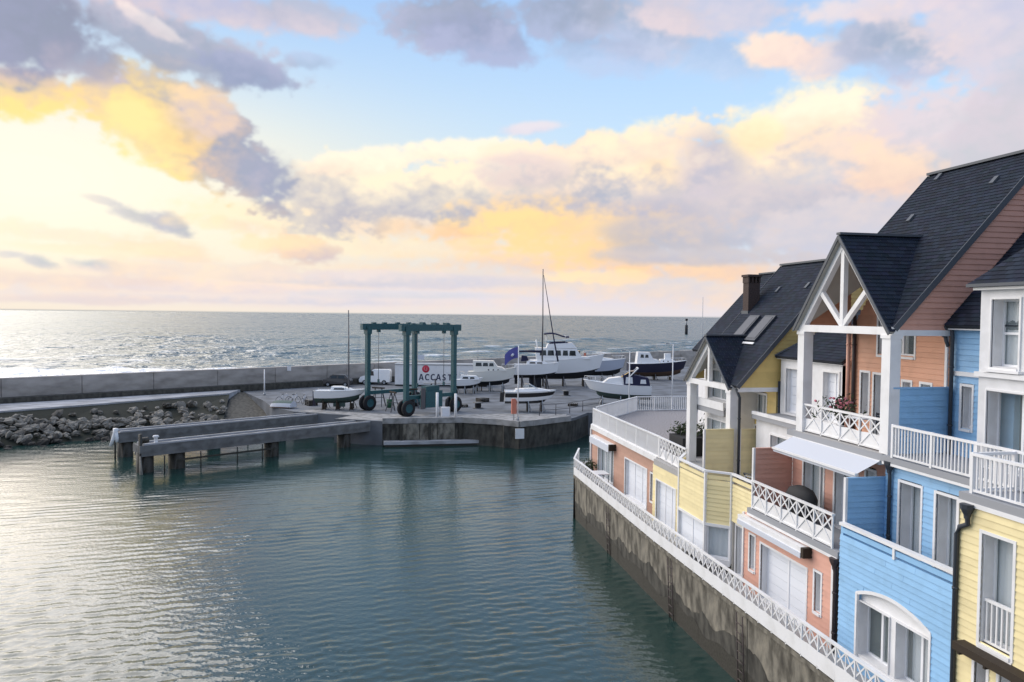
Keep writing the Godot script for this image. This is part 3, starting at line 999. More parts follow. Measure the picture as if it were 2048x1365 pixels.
# lattice balustrade between two points at floor height: crossed bars over a boarded lower half
func lattice(p: Node3D, a: Vector3, b: Vector3, h := 1.0, panel := 1.0, lift := 0.06) -> Node3D:
	var o := sub(p, "railing")
	var n := maxi(1, int(round(a.distance_to(b) / panel)))
	var u := (b - a).normalized()
	var up := Vector3.UP
	var l := a.distance_to(b) / n
	if not M.has("lat%.2f" % l):
		var s := surf()
		var top := h - 0.06
		var m := (lift + top) * 0.5
		var z := Vector3(0, 0, 1)
		sbar(s, Vector3(0, lift, 0), Vector3(l, top, 0), 0.045, 0.022, z)
		sbar(s, Vector3(0, top, 0.004), Vector3(l, lift, 0.004), 0.045, 0.022, z)
		sbar(s, Vector3(0, m, 0.002), Vector3(l * 0.5, top, 0.002), 0.036, 0.02, z)
		sbar(s, Vector3(l, m, 0.006), Vector3(l * 0.5, top, 0.006), 0.036, 0.02, z)
		sbar(s, Vector3(l * 0.5, m, 0.003), Vector3(l * 0.5, top, 0.003), 0.03, 0.02, z)
		M["lat%.2f" % l] = done(s)
		s = surf()
		sab(s, Vector3(0.01, lift, -0.026), Vector3(l - 0.01, m - 0.04, -0.013))
		var k := 6
		for i in k:
			var t0 := float(i) / k * l
			var t1 := float(i + 1) / k * l
			var h0 := m - 0.041 + 0.03 * sin(PI * i / k)
			var h1 := m - 0.041 + 0.03 * sin(PI * (i + 1) / k)
			quad(s, Vector3(t0, m - 0.041, -0.0135), Vector3(t1, m - 0.041, -0.0135), Vector3(t1, h1, -0.0135), Vector3(t0, h0, -0.0135))
			quad(s, Vector3(t1, m - 0.041, -0.0255), Vector3(t0, m - 0.041, -0.0255), Vector3(t0, h0, -0.0255), Vector3(t1, h1, -0.0255))
		M["inf%.2f" % l] = done(s)
	var bs := Basis(u, up, u.cross(up))
	for i in n:
		put(o, "lattice_panel", M["lat%.2f" % l], M.white, Transform3D(bs, a + u * l * i))
		put(o, "infill_board", M["inf%.2f" % l], M.white, Transform3D(bs, a + u * l * i))
	for i in n + 1:
		bar(o, "post", M.white, a + u * l * i + up * 0.0, a + u * l * i + up * (h - 0.03), 0.05, 0.05, u)
	bar(o, "handrail", M.white, a + up * (h - 0.03) - u * 0.03, b + up * (h - 0.03) + u * 0.03, 0.10, 0.06)
	bar(o, "bottom_rail", M.white, a + up * (lift), b + up * (lift), 0.05, 0.05)
	return o

# plain balusters
func balusters(p: Node3D, a: Vector3, b: Vector3, h := 0.95, gap := 0.125, bay := 1.35, lift := 0.07, fat := 0.03) -> Node3D:
	var o := sub(p, "railing")
	var u := (b - a).normalized()
	var l := a.distance_to(b)
	var n := int(l / gap)
	var up := Vector3.UP
	var posts := maxi(1, int(round(l / bay)))
	for i in posts + 1:
		var q := a + u * (l * i / posts)
		bar(o, "post", M.white, q, q + up * (h + 0.01), 0.075, 0.075, u)
	for i in range(1, n):
		var q := a + u * (l * i / n)
		bar(o, "baluster", M.white, q + up * lift, q + up * (h - 0.05), fat, fat, u)
	bar(o, "handrail", M.white, a + up * (h - 0.03), b + up * (h - 0.03), 0.09, 0.06)
	bar(o, "bottom_rail", M.white, a + up * lift, b + up * lift, 0.05, 0.05)
	return o

# a slope of slates from the eave corner o, along u, up the slope s
func slates(p: Node3D, o: Vector3, u: Vector3, up: Vector3, w := 0.24, expo := 0.15) -> void:
	var n := u.normalized().cross(up.normalized())
	if n.y < 0.0:
		n = -n
	var lu := u.length()
	var ls := up.length()
	var un := u.normalized()
	var sn := up.normalized()
	var st := surf()
	var rows := int(ceil(ls / expo))
	var r := RandomNumberGenerator.new()
	r.seed = int(lu * 1000.0) + rows
	for i in rows:
		var v0 := ls * i / rows
		var v1 := minf(v0 + ls / rows + 0.06, ls)
		var x := -w * (0.5 if i % 2 else 0.0)
		while x < lu:
			var a0 := maxf(x, 0.0)
			var a1 := minf(x + w - 0.006, lu)
			x += w
			if a1 - a0 < 0.02:
				continue
			var k := r.randf_range(0.72, 1.3)
			st.set_color(Color(0.016 * k, 0.022 * k * r.randf_range(0.96, 1.04), 0.036 * k))
			var t := 0.022 + r.randf_range(0.0, 0.006)
			var p0 := o + un * a0 + sn * v0 + n * t
			var p1 := o + un * a1 + sn * v0 + n * t
			var p2 := o + un * a1 + sn * v1 + n * 0.004
			var p3 := o + un * a0 + sn * v1 + n * 0.004
			var d := -n * 0.02
			if un.cross(sn).dot(n) > 0.0:
				quad(st, p0, p1, p2, p3)
				quad(st, p0 + d, p1 + d, p1, p0)
			else:
				quad(st, p1, p0, p3, p2)
				quad(st, p1 + d, p0 + d, p0, p1)
	tag(put(p, "slates", done(st), M.slate), "", "", "", "stuff")

# roof slab under the slates
func slab4(p: Node3D, called: String, m: Material, a: Vector3, b: Vector3, c: Vector3, d: Vector3, t := 0.12) -> void:
	var n := (b - a).cross(d - a).normalized()
	if n.y < 0.0:
		n = -n
		var e := b
		b = d
		d = e
	var s := surf()
	var q := [a, b, c, d]
	quad(s, a, b, c, d)
	quad(s, d - n * t, c - n * t, b - n * t, a - n * t)
	for i in 4:
		var e: Vector3 = q[i]
		var f: Vector3 = q[(i + 1) % 4]
		quad(s, e - n * t, f - n * t, f, e)
	put(p, called, done(s), m)

func slab3(p: Node3D, called: String, m: Material, a: Vector3, b: Vector3, c: Vector3, t := 0.1) -> void:
	var n := (b - a).cross(c - a).normalized()
	if n.y < 0.0:
		n = -n
		var e := b
		b = c
		c = e
	var s := surf()
	var q := [a, b, c]
	tri(s, a, b, c)
	tri(s, c - n * t, b - n * t, a - n * t)
	for i in 3:
		var e: Vector3 = q[i]
		var f: Vector3 = q[(i + 1) % 3]
		quad(s, e - n * t, f - n * t, f, e)
	put(p, called, done(s), m)

# flat polygon of any outline with thickness
func slabn(p: Node3D, called: String, m: Material, q: Array, t := 0.12) -> void:
	var un: Vector3 = (q[1] - q[0]).normalized()
	var n := Vector3.ZERO
	for i in q.size():
		n += (q[i] as Vector3).cross(q[(i + 1) % q.size()])
	n = n.normalized()
	if n.y < 0.0:
		n = -n
		q.reverse()
	un = (un - n * un.dot(n)).normalized()
	var vn := n.cross(un)
	var flat := PackedVector2Array()
	for v in q:
		flat.append(Vector2((v - q[0]).dot(un), (v - q[0]).dot(vn)))
	var s := surf()
	var ix := Geometry2D.triangulate_polygon(flat)
	for i in range(0, ix.size(), 3):
		var v := [q[ix[i]], q[ix[i + 1]], q[ix[i + 2]]]
		if (v[1] - v[0]).cross(v[2] - v[0]).dot(n) < 0.0:
			v.reverse()
		tri(s, v[0], v[1], v[2])
		tri(s, v[2] - n * t, v[1] - n * t, v[0] - n * t)
	for i in q.size():
		var a: Vector3 = q[i]
		var b: Vector3 = q[(i + 1) % q.size()]
		quad(s, a - n * t, b - n * t, b, a)
	put(p, called, done(s), m)

# triangle or quad of a slope covered with slates cut to it
func slates_on(p: Node3D, poly3: Array, expo := 0.15, w := 0.24, along := Vector3.ZERO) -> void:
	var o: Vector3 = poly3[0]
	var un: Vector3 = (poly3[1] - poly3[0]).normalized() if along == Vector3.ZERO else along
	var n := un.cross(poly3[2] - poly3[0]).normalized()
	var sn := n.cross(un)
	if n.y < 0.0:
		n = -n
	var flat := PackedVector2Array()
	var top := 0.0
	for q in poly3:
		var f := Vector2((q - o).dot(un), (q - o).dot(sn))
		flat.append(f)
		top = maxf(top, f.y)
	var st := surf()
	var r := RandomNumberGenerator.new()
	r.seed = int(top * 977.0)
	var rows := int(ceil(top / expo))
	var lo := 1e9
	var hi := -1e9
	for f in flat:
		lo = minf(lo, f.x)
		hi = maxf(hi, f.x)
	for i in rows:
		var x := lo - w * (0.5 if i % 2 else 0.0)
		while x < hi:
			var box := PackedVector2Array([Vector2(x, i * expo), Vector2(x + w - 0.006, i * expo), Vector2(x + w - 0.006, (i + 1) * expo + 0.05), Vector2(x, (i + 1) * expo + 0.05)])
			x += w
			for piece in Geometry2D.intersect_polygons(box, flat):
				if piece.size() < 3:
					continue
				var k := r.randf_range(0.72, 1.3)
				st.set_color(Color(0.016 * k, 0.022 * k, 0.036 * k))
				var t := PackedInt32Array(Geometry2D.triangulate_polygon(piece))
				for j in range(0, t.size(), 3):
					var v := []
					for e in 3:
						var f: Vector2 = piece[t[j + e]]
						v.append(o + un * f.x + sn * f.y + n * lerpf(0.026, 0.006, clampf((f.y - i * expo) / (expo + 0.05), 0, 1)))
					if (v[1] - v[0]).cross(v[2] - v[0]).dot(n) < 0.0:
						v.reverse()
					tri(st, v[0], v[1], v[2])
	tag(put(p, "slates", done(st), M.slate), "", "", "", "stuff")

# boarded privacy screen across a terrace, facing +Z
func screen(p: Node3D, x0: float, x1: float, y0: float, y1: float, z: float, paint: String) -> void:
	var o := sub(p, "privacy_screen")
	var rows := int((y1 - y0 - 0.05) / 0.155)
	for i in rows:
		var v0 := y0 + 0.03 + (y1 - y0 - 0.08) * i / rows
		put(o, "board", WEDGE, M[paint + str(i % 3)], Transform3D(Basis.from_scale(Vector3(x1 - x0, (y1 - y0 - 0.08) / rows + 0.003, 0.03)), Vector3(x0, v0, z)))
	pb(o, "backing", M[paint + "1"], Vector3(x0, y0, z - 0.05), Vector3(x1, y1 - 0.05, z - 0.002))
	pb(o, "post", M.white, Vector3(x0 - 0.07, y0, z - 0.06), Vector3(x0, y1, z + 0.04))
	pb(o, "cap", M[paint + "2"], Vector3(x0, y1 - 0.048, z - 0.055), Vector3(x1, y1, z + 0.036))

func downpipe(p: Node3D, m: Material, pts: Array, hopper := true, r := 0.05) -> void:
	var o := sub(p, "downpipe")
	rod(o, "pipe", m, pts, r, 10)
	if hopper:
		var s := surf()
		lathe(s, [Vector2(0.0, -0.16), Vector2(0.06, -0.16), Vector2(0.07, -0.08), Vector2(0.14, 0.06), Vector2(0.15, 0.16), Vector2(0.0, 0.16)], 8, Transform3D(Basis(), pts[0]))
		put(o, "hopper", done(s), m)
	for i in range(1, pts.size()):
		var a: Vector3 = pts[i - 1]
		var b: Vector3 = pts[i]
		if a.y - b.y > 1.2:
			for t in [0.25, 0.75]:
				var q := a.lerp(b, t)
				rod(o, "clip", m, [q + Vector3(0, -0.025, 0), q + Vector3(0, 0.025, 0)], r * 1.25, 10)

# gabled timber front of a covered terrace, facing the water at x; z0 < z1
func timber_gable(p: Node3D, x: float, z0: float, z1: float, floor_y: float, eave: float, apex: float, struts: bool) -> void:
	var o := sub(p, "gable_porch")
	var zm := (z0 + z1) * 0.5
	var up := Vector3(1, 0, 0)
	for e in 2:
		var za := z0 if e == 0 else z1 - 0.36
		pb(o, "pillar", M.white, Vector3(x, floor_y, za), Vector3(x + 0.33, eave - 0.3, za + 0.36))
		pb(o, "capital", M.white, Vector3(x - 0.03, eave - 0.3, za - 0.03), Vector3(x + 0.36, eave - 0.2, za + 0.39))
	bar(o, "tie_beam", M.white, Vector3(x + 0.12, eave - 0.09, z0 - 0.05), Vector3(x + 0.12, eave - 0.09, z1 + 0.05), 0.24, 0.22)
	bar(o, "rafter", M.white, Vector3(x + 0.1, eave - 0.22, z0 + 0.02), Vector3(x + 0.1, apex - 0.26, zm), 0.2, 0.18, up)
	bar(o, "rafter", M.white, Vector3(x + 0.1, eave - 0.22, z1 - 0.02), Vector3(x + 0.1, apex - 0.26, zm), 0.2, 0.18, up)
	bar(o, "king_post", M.white, Vector3(x + 0.1, eave, zm), Vector3(x + 0.1, apex - 0.1, zm), 0.16, 0.15, up)
	if struts:
		var ym := lerpf(eave, apex, 0.44)
		var f := 0.44 * 0.5 * (z1 - z0)
		bar(o, "strut", M.white, Vector3(x + 0.1, eave + 0.06, zm - 0.05), Vector3(x + 0.1, ym, z0 + f), 0.15, 0.13, up)
		bar(o, "strut", M.white, Vector3(x + 0.1, eave + 0.06, zm + 0.05), Vector3(x + 0.1, ym, z1 - f), 0.15, 0.13, up)

# its roof runs back into the main slope that rises from (ex, ey) with the given pitch
func porch_roof(p: Node3D, x: float, z0: float, z1: float, eave: float, apex: float, ex: float, ey: float, pitch: float) -> void:
	var o := sub(p, "porch_roof")
	var zm := (z0 + z1) * 0.5
	var xb := ex + (apex - ey) / pitch
	var xe := ex + (eave - ey) / pitch
	for e in 2:
		var ze := z0 - 0.1 if e == 0 else z1 + 0.1
		var ed := eave - 0.1 * (apex - eave) / (0.5 * (z1 - z0))
		var q := [Vector3(x - 0.12, ed, ze), Vector3(maxf(xe, x), ed, ze), Vector3(xb + 0.25, apex, zm), Vector3(x - 0.12, apex, zm)]
		slab4(o, "roof_slab", M.soffit, q[0], q[1], q[2], q[3], 0.09)
		slates_on(o, q)
		bar(o, "bargeboard", M.lead, q[0] + Vector3(-0.016, -0.05, 0), q[3] + Vector3(-0.016, -0.05, 0), 0.1, 0.03, Vector3(1, 0, 0))
	bar(o, "ridge_cap", M.lead, Vector3(x - 0.14, apex + 0.04, zm), Vector3(xb + 0.1, apex + 0.04, zm), 0.2, 0.07)

# ---------------------------------------------------------------- houses
func make_houses() -> void:
	blue_house()
	near_yellow_house()
	salmon_house()
	white_house()
	yellow_house()
	terrace_house()
	far_house()
	quay_railing()
	terrace_things()

func R(z0: float, z1: float, y0: float, y1: float, oz: float, oy: float) -> Rect2:
	return Rect2(z0 - oz, y0 - oy, z1 - z0, y1 - y0)

func blue_house() -> void:
	var h := thing("blue_house", "light blue clapboard house with arched ground floor window", "house", Vector3.ZERO)
	var z0 := -18.9
	var z1 := -14.66
	# ground floor and parapet
	var x := at(FRONT, Vector3(12.95, L1, z0))
	var arch := R(-18.12, -15.42, 2.95, 4.98, z0, L1)
	var cut := [Rect2(arch.position.x, arch.position.y, arch.size.x, 1.72)]
	for r in range(13, 15):
		var f0 := clampf((r * 0.155 - arch.position.y - 1.72) / (arch.size.y - 0.02 - 1.72), 0.0, 1.0)
		var hw := arch.size.x * 0.5 * sqrt(1.0 - f0)
		if hw > 0.05:
			cut.append(Rect2(arch.get_center().x - hw, r * 0.155, hw * 2.0, 0.155))
	wall(h, x, z1 - z0, 3.40, cut, "blue")
	var a := sub(h, "arched_window", x * Transform3D(Basis(), Vector3(arch.position.x, arch.position.y, 0)))
	var w := arch.size.x
	var hh := arch.size.y
	var spring := 1.72
	var n := 14
	var s := surf()
	var t := surf()
	for i in n:
		var u0 := w * i / n
		var u1 := w * (i + 1) / n
		var f := func(u: float) -> float: return spring + (hh - 0.02 - spring) * (1.0 - pow(2.0 * u / w - 1.0, 2.0))
		var v0: float = f.call(u0)
		var v1: float = f.call(u1)
		# blue wall left above the arch
		quad(t, Vector3(u0, v0, 0.012), Vector3(u1, v1, 0.012), Vector3(u1, minf(hh + 0.02, v1 + 0.17), 0.012), Vector3(u0, minf(hh + 0.02, v0 + 0.17), 0.012))
		sbar(s, Vector3(u0, v0 - 0.02, 0.0), Vector3(u1, v1 - 0.02, 0.0), 0.09, 0.07, Vector3(0, 0, 1))
	for i in 2:
		var u := 0.0 if i == 0 else w
		sab(s, Vector3(u - 0.035, -0.08, -0.03), Vector3(u + 0.035, spring, 0.043))
	sab(s, Vector3(0.035, -0.08, -0.03), Vector3(w - 0.035, 0.0, 0.06))
	put(a, "spandrel", done(t), M.blue1)
	put(a, "trim", done(s), M.white)
	s = surf()
	for i in n:
		var u0 := w * i / n
		var u1 := w * (i + 1) / n
		var f := func(u: float) -> float: return spring + (hh - 0.04 - spring) * (1.0 - pow(2.0 * u / w - 1.0, 2.0))
		quad(s, Vector3(u0, 1.52, -0.12), Vector3(u1, 1.52, -0.12), Vector3(u1, f.call(u1), -0.12), Vector3(u0, f.call(u0), -0.12))
		quad(s, Vector3(u0, f.call(u0), -0.12), Vector3(u1, f.call(u1), -0.12), Vector3(u1, f.call(u1), -0.03), Vector3(u0, f.call(u0), -0.03))
	quad(s, Vector3(0, 1.52, -0.5), Vector3(w, 1.52, -0.5), Vector3(w, 1.52, -0.12), Vector3(0, 1.52, -0.12))
	put(a, "head_panel", done(s), M.white)
	pb(a, "mullion", M.white, Vector3(w * 0.5 - 0.11, 0, -0.42), Vector3(w * 0.5 + 0.11, 1.52, -0.06))
	pb(a, "sill", M.white, Vector3(0, -0.06, -0.45), Vector3(w, 0.06, -0.031))
	for i in 2:
		win(h, x, Rect2(arch.position.x + (0.02 if i == 0 else w * 0.5 + 0.11), arch.position.y + 0.06, w * 0.5 - 0.13, 1.46), 2, "" if i == 0 else "half", 0.3, "window", 0.0)
	# parapet band and rail
	pb(h, "parapet_band", M.blue0, Vector3(12.93, 6.07, z0 + 0.05), Vector3(12.99, 6.2, z1))
	pb(h, "parapet_post", M.white, Vector3(12.9, 5.98, -16.75), Vector3(13.0, 6.27, -16.67))
	pb(h, "parapet_post", M.blue0, Vector3(12.94, 5.98, z0 + 0.02), Vector3(13.04, 6.27, z0 + 0.12))
	bar(h, "parapet_rail", M.white, Vector3(12.97, 6.3, z0), Vector3(12.97, 6.3, z1 - 0.03), 0.16, 0.08)
	# terrace of the first floor
	pb(h, "terrace_floor", M.floor, Vector3(12.95, L2 - 0.2, z0), Vector3(14.4, L2, z1))
	x = at(FRONT, Vector3(14.3, L2, z0))
	var holes := [R(-18.30, -17.50, 5.5, 7.52, z0, L2), R(-16.96, -16.20, 5.5, 7.52, z0, L2)]
	wall(h, x, z1 - z0, 2.55, holes, "blue")
	for q in holes:
		win(h, x, q, 1, "full" if q == holes[1] else "half", 0.3)
	screen(h, 13.12, 14.42, L2, 7.54, z0 - 0.02, "blue")
	downpipe(h, M.pipe, [Vector3(14.18, 7.86, -18.62), Vector3(14.2, 7.6, -18.62), Vector3(14.2, L2, -18.62)])
	# second floor slab, railing, wall
	pb(h, "balcony_slab", M.edge, Vector3(14.12, 7.99, z0 + 0.03), Vector3(20.0, L3, z1 + 0.3))
	bar(h, "fascia", M.white, Vector3(14.14, 7.95, z0 + 0.05), Vector3(14.14, 7.95, z1), 0.05, 0.07)
	balusters(h, Vector3(14.14, L3, -18.45), Vector3(14.14, L3, -14.1), 0.9, 0.115, 1.45)
	screen(h, 14.4, 16.24, L3, 10.02, z0 + 0.03, "blue")
	x = at(FRONT, Vector3(16.25, L3, z0))
	var nar := R(-18.44, -18.08, 8.92, 10.08, z0, L3)
	wall(h, x, 2.2, 3.55, [nar], "blue")
	win(h, x, nar, 1, "full", 0.2)
	pb(h, "string_course", M.white, Vector3(16.17, 10.36, z0 + 0.12), Vector3(16.24, 10.48, -17.2))
	pb(h, "fascia", M.white, Vector3(16.05, 11.62, z0 + 0.08), Vector3(16.2, 11.74, -17.0))
	downpipe(h, M.pipe, [Vector3(16.1, 11.6, -18.72), Vector3(16.12, 11.4, -18.72), Vector3(16.12, L3, -18.72)], false, 0.055)
	# main roof
	var r := sub(h, "roof")
	var e0 := Vector3(15.95, 11.74, z0 + 0.06)
	var rise := Vector3(5.0, 5.3, 0)
	slab4(r, "roof_slab", M.slate_dark, e0, e0 + Vector3(0, 0, 6.5), e0 + Vector3(0, 0, 6.5) + rise, e0 + rise, 0.12)
	slates(r, e0 + Vector3(0, 0.005, 0), Vector3(0, 0, 2.6), rise)
	# white bay that rises through two floors
	var b := sub(h, "bay_tower")
	var tz := -17.2
	var xb := at(FRONT, Vector3(15.62, L3, tz))
	var up := R(-16.82, -15.98, 10.72, 12.42, tz, L3)
	var dn := R(-16.9, -15.3, 8.2, 10.12, tz, L3)
	flat_wall(b, "wall", xb, 4.4, 4.62, [up, dn], M.render)
	win(h, xb, up, 1, "full", 0.3, "window", 0.05, 1)
	win(h, xb, dn, 2, "", 0.3, "door", 0.05)
	pb(b, "cornice", M.white, Vector3(15.52, 10.46, tz - 0.05), Vector3(15.619, 10.58, tz + 4.4))
	pb(b, "window_sill", M.white, Vector3(15.48, 10.6, -16.95), Vector3(15.618, 10.67, -15.85))
	pb(b, "eave_board", M.white, Vector3(15.46, 12.66, tz - 0.1), Vector3(15.7, 12.80, tz + 4.4))
	flat_wall(b, "return_wall", at(SIDE, Vector3(15.62, L3, tz + 4.4)), 0.6, 4.62, [], M.render)
	var er := Vector3(15.38, 12.8, tz - 0.2)
	var ap0 := er + Vector3(2.0, 2.1, 2.0)
	var ap1 := er + Vector3(2.0, 2.1, 2.8)
	var er1 := er + Vector3(0, 0, 4.8)
	slab4(b, "roof_slab", M.slate_dark, er, er1, ap1, ap0, 0.1)
	slates_on(b, [er, er1, ap1, ap0])
	slab3(b, "roof_slab", M.slate_dark, er, ap0, er + Vector3(4.0, 0, 0))
	slab3(b, "roof_slab", M.slate_dark, er1, er1 + Vector3(4.0, 0, 0), ap1)
	bar(b, "gutter", M.lead, er + Vector3(0.02, -0.02, -0.02), er1 + Vector3(0.02, -0.02, 0), 0.1, 0.08)
	downpipe(h, M.pipe_brown, [Vector3(12.93, 5.1, -19.12), Vector3(12.96, 4.85, -19.12), Vector3(12.96, L1, -19.12)], true, 0.06)

func near_yellow_house() -> void:
	var h := thing("yellow_house", "pale yellow clapboard house with window balustrade and brown canopy strip", "house")
	var z0 := -14.64
	var x := at(FRONT, Vector3(12.95, L1, z0))
	var holes := [R(-14.0, -13.2, 5.06, 7.4, z0, L1), R(-14.1, -13.78, 3.2, 4.62, z0, L1), R(-13.45, -11.6, L1, 4.62, z0, L1), R(-11.6, -10.8, 5.06, 7.4, z0, L1)]
	wall(h, x, 6.0, 5.36, holes, "yellow")
	for q in holes:
		var d := win(h, x, q, 2 if q.size.x > 1.5 else 1, "full" if q.position.y > 2.0 else "half", 0.26)
		if q.position.y > 2.0:
			var o := Vector3(q.position.x, q.position.y, 0)
			var k := sub(h, "window_balustrade", x * Transform3D(Basis(), o))
			for i in 6:
				pb(k, "baluster", M.white, Vector3(0.06 + i * 0.13, 0.06, -0.1), Vector3(0.095 + i * 0.13, 0.9, -0.065))
			pb(k, "rail", M.white, Vector3(0.0, 0.9, -0.115), Vector3(0.8, 0.96, -0.05))
			pb(k, "rail", M.white, Vector3(0.0, 0.03, -0.105), Vector3(0.8, 0.08, -0.06))
			pb(k, "sill", M.white, Vector3(-0.05, -0.14, -0.02), Vector3(0.85, -0.071, 0.05))
	flat_wall(h, "end_wall", at(SIDE, Vector3(12.95, L1, z0 + 6.0)), 6.0, 5.36, [], M.yellow1)
	pb(h, "canopy", M.wood_dark, Vector3(12.62, 4.78, -14.4), Vector3(12.92, 4.95, z0 + 5.9))
	for i in 9:
		pb(h, "canopy_bracket", M.wood_dark, Vector3(12.66, 4.70, -14.3 + i * 0.7), Vector3(12.92, 4.78, -14.24 + i * 0.7))
	downpipe(h, M.pipe, [Vector3(12.84, 7.78, -14.34), Vector3(12.86, 7.5, -14.34), Vector3(12.88, 7.38, -14.58), Vector3(12.88, 7.2, -14.66), Vector3(12.88, 2.4, -14.66)], true, 0.055)
	pb(h, "corner_board", M.white, Vector3(12.9, 5.0, z0 - 0.08), Vector3(12.955, 7.95, z0 - 0.002))
	pb(h, "balcony_slab", M.edge, Vector3(12.9, 7.98, z0 - 0.02), Vector3(14.11, L3, z0 + 6.0))
	bar(h, "fascia", M.white, Vector3(12.92, 7.93, z0), Vector3(12.92, 7.93, z0 + 6.0), 0.06, 0.1)
	balusters(h, Vector3(13.02, L3, -14.42), Vector3(13.02, L3, -9.0), 0.88, 0.125, 1.8)
	balusters(h, Vector3(13.1, L3, -14.44), Vector3(14.1, L3, -14.44), 0.88, 0.125, 1.8)

func big_roof(h: Node3D, z0: float, z1: float, ex: float, ey: float, rx: float, pitch: float, porch = null) -> Node3D:
	var r := sub(h, "roof")
	var e := Vector3(ex, ey, z0)
	var len_ := Vector3(0, 0, z1 - z0)
	var up := Vector3(rx - ex, (rx - ex) * pitch, 0)
	var dn := Vector3(rx - ex, -(rx - ex) * pitch, 0)
	var q := [e, e + len_, e + len_ + up, e + up]
	if porch != null:
		# left open under the porch: z limits of its feet and the height of its ridge
		var zv: float = (porch[0] + porch[1]) * 0.5
		var xv: float = ex + (porch[2] - ey) / pitch
		q = [e, Vector3(ex, ey, porch[0]), Vector3(xv, porch[2], zv), Vector3(ex, ey, porch[1]), e + len_, e + len_ + up, e + up]
	slabn(r, "roof_slab", M.slate_dark, q.duplicate(), 0.14)
	slab4(r, "roof_slab", M.slate_dark, e + up, e + len_ + up, e + len_ + up + dn, e + up + dn, 0.14)
	slates_on(r, q, 0.15, 0.24, Vector3(0, 0, 1))
	bar(r, "ridge_cap", M.lead, e + up + Vector3(0, 0.05, -0.03), e + up + len_ + Vector3(0, 0.05, 0.03), 0.22, 0.08)
	for k in 2:
		var o := len_ if k == 1 else Vector3.ZERO
		var out := Vector3(0, 0, 0.012 if k == 1 else -0.012)
		bar(r, "verge_board", M.lead, e + o + out + Vector3(0.03, -0.06, 0), e + o + up + out + Vector3(0, -0.06, 0), 0.17, 0.024, Vector3(0, 0, 1))
	return r

func gable_wall(h: Node3D, z: float, x0: float, y0: float, ex: float, ey: float, rx: float, pitch: float, paint: String, x1: float) -> void:
	var top := ey + (rx - ex) * pitch - y0
	var f := func(v: float) -> Vector2:
		var a := (y0 + v - ey) / pitch + ex - x0 + 0.1
		return Vector2(maxf(0.0, a), minf(x1 - x0, 2.0 * (rx - x0) - maxf(0.0, a)))
	wall(h, at(SIDE, Vector3(x0, y0, z)), x1 - x0, top - 0.12, [], paint, f)

func vent(p: Node3D, at_: Vector3, pitch: float) -> void:
	var b := Basis(Vector3(0, 0, 1), atan(pitch))
	put(p, "vent_tile", UB, M.lead, Transform3D(b * Basis.from_scale(Vector3(0.3, 0.09, 0.16)), at_))

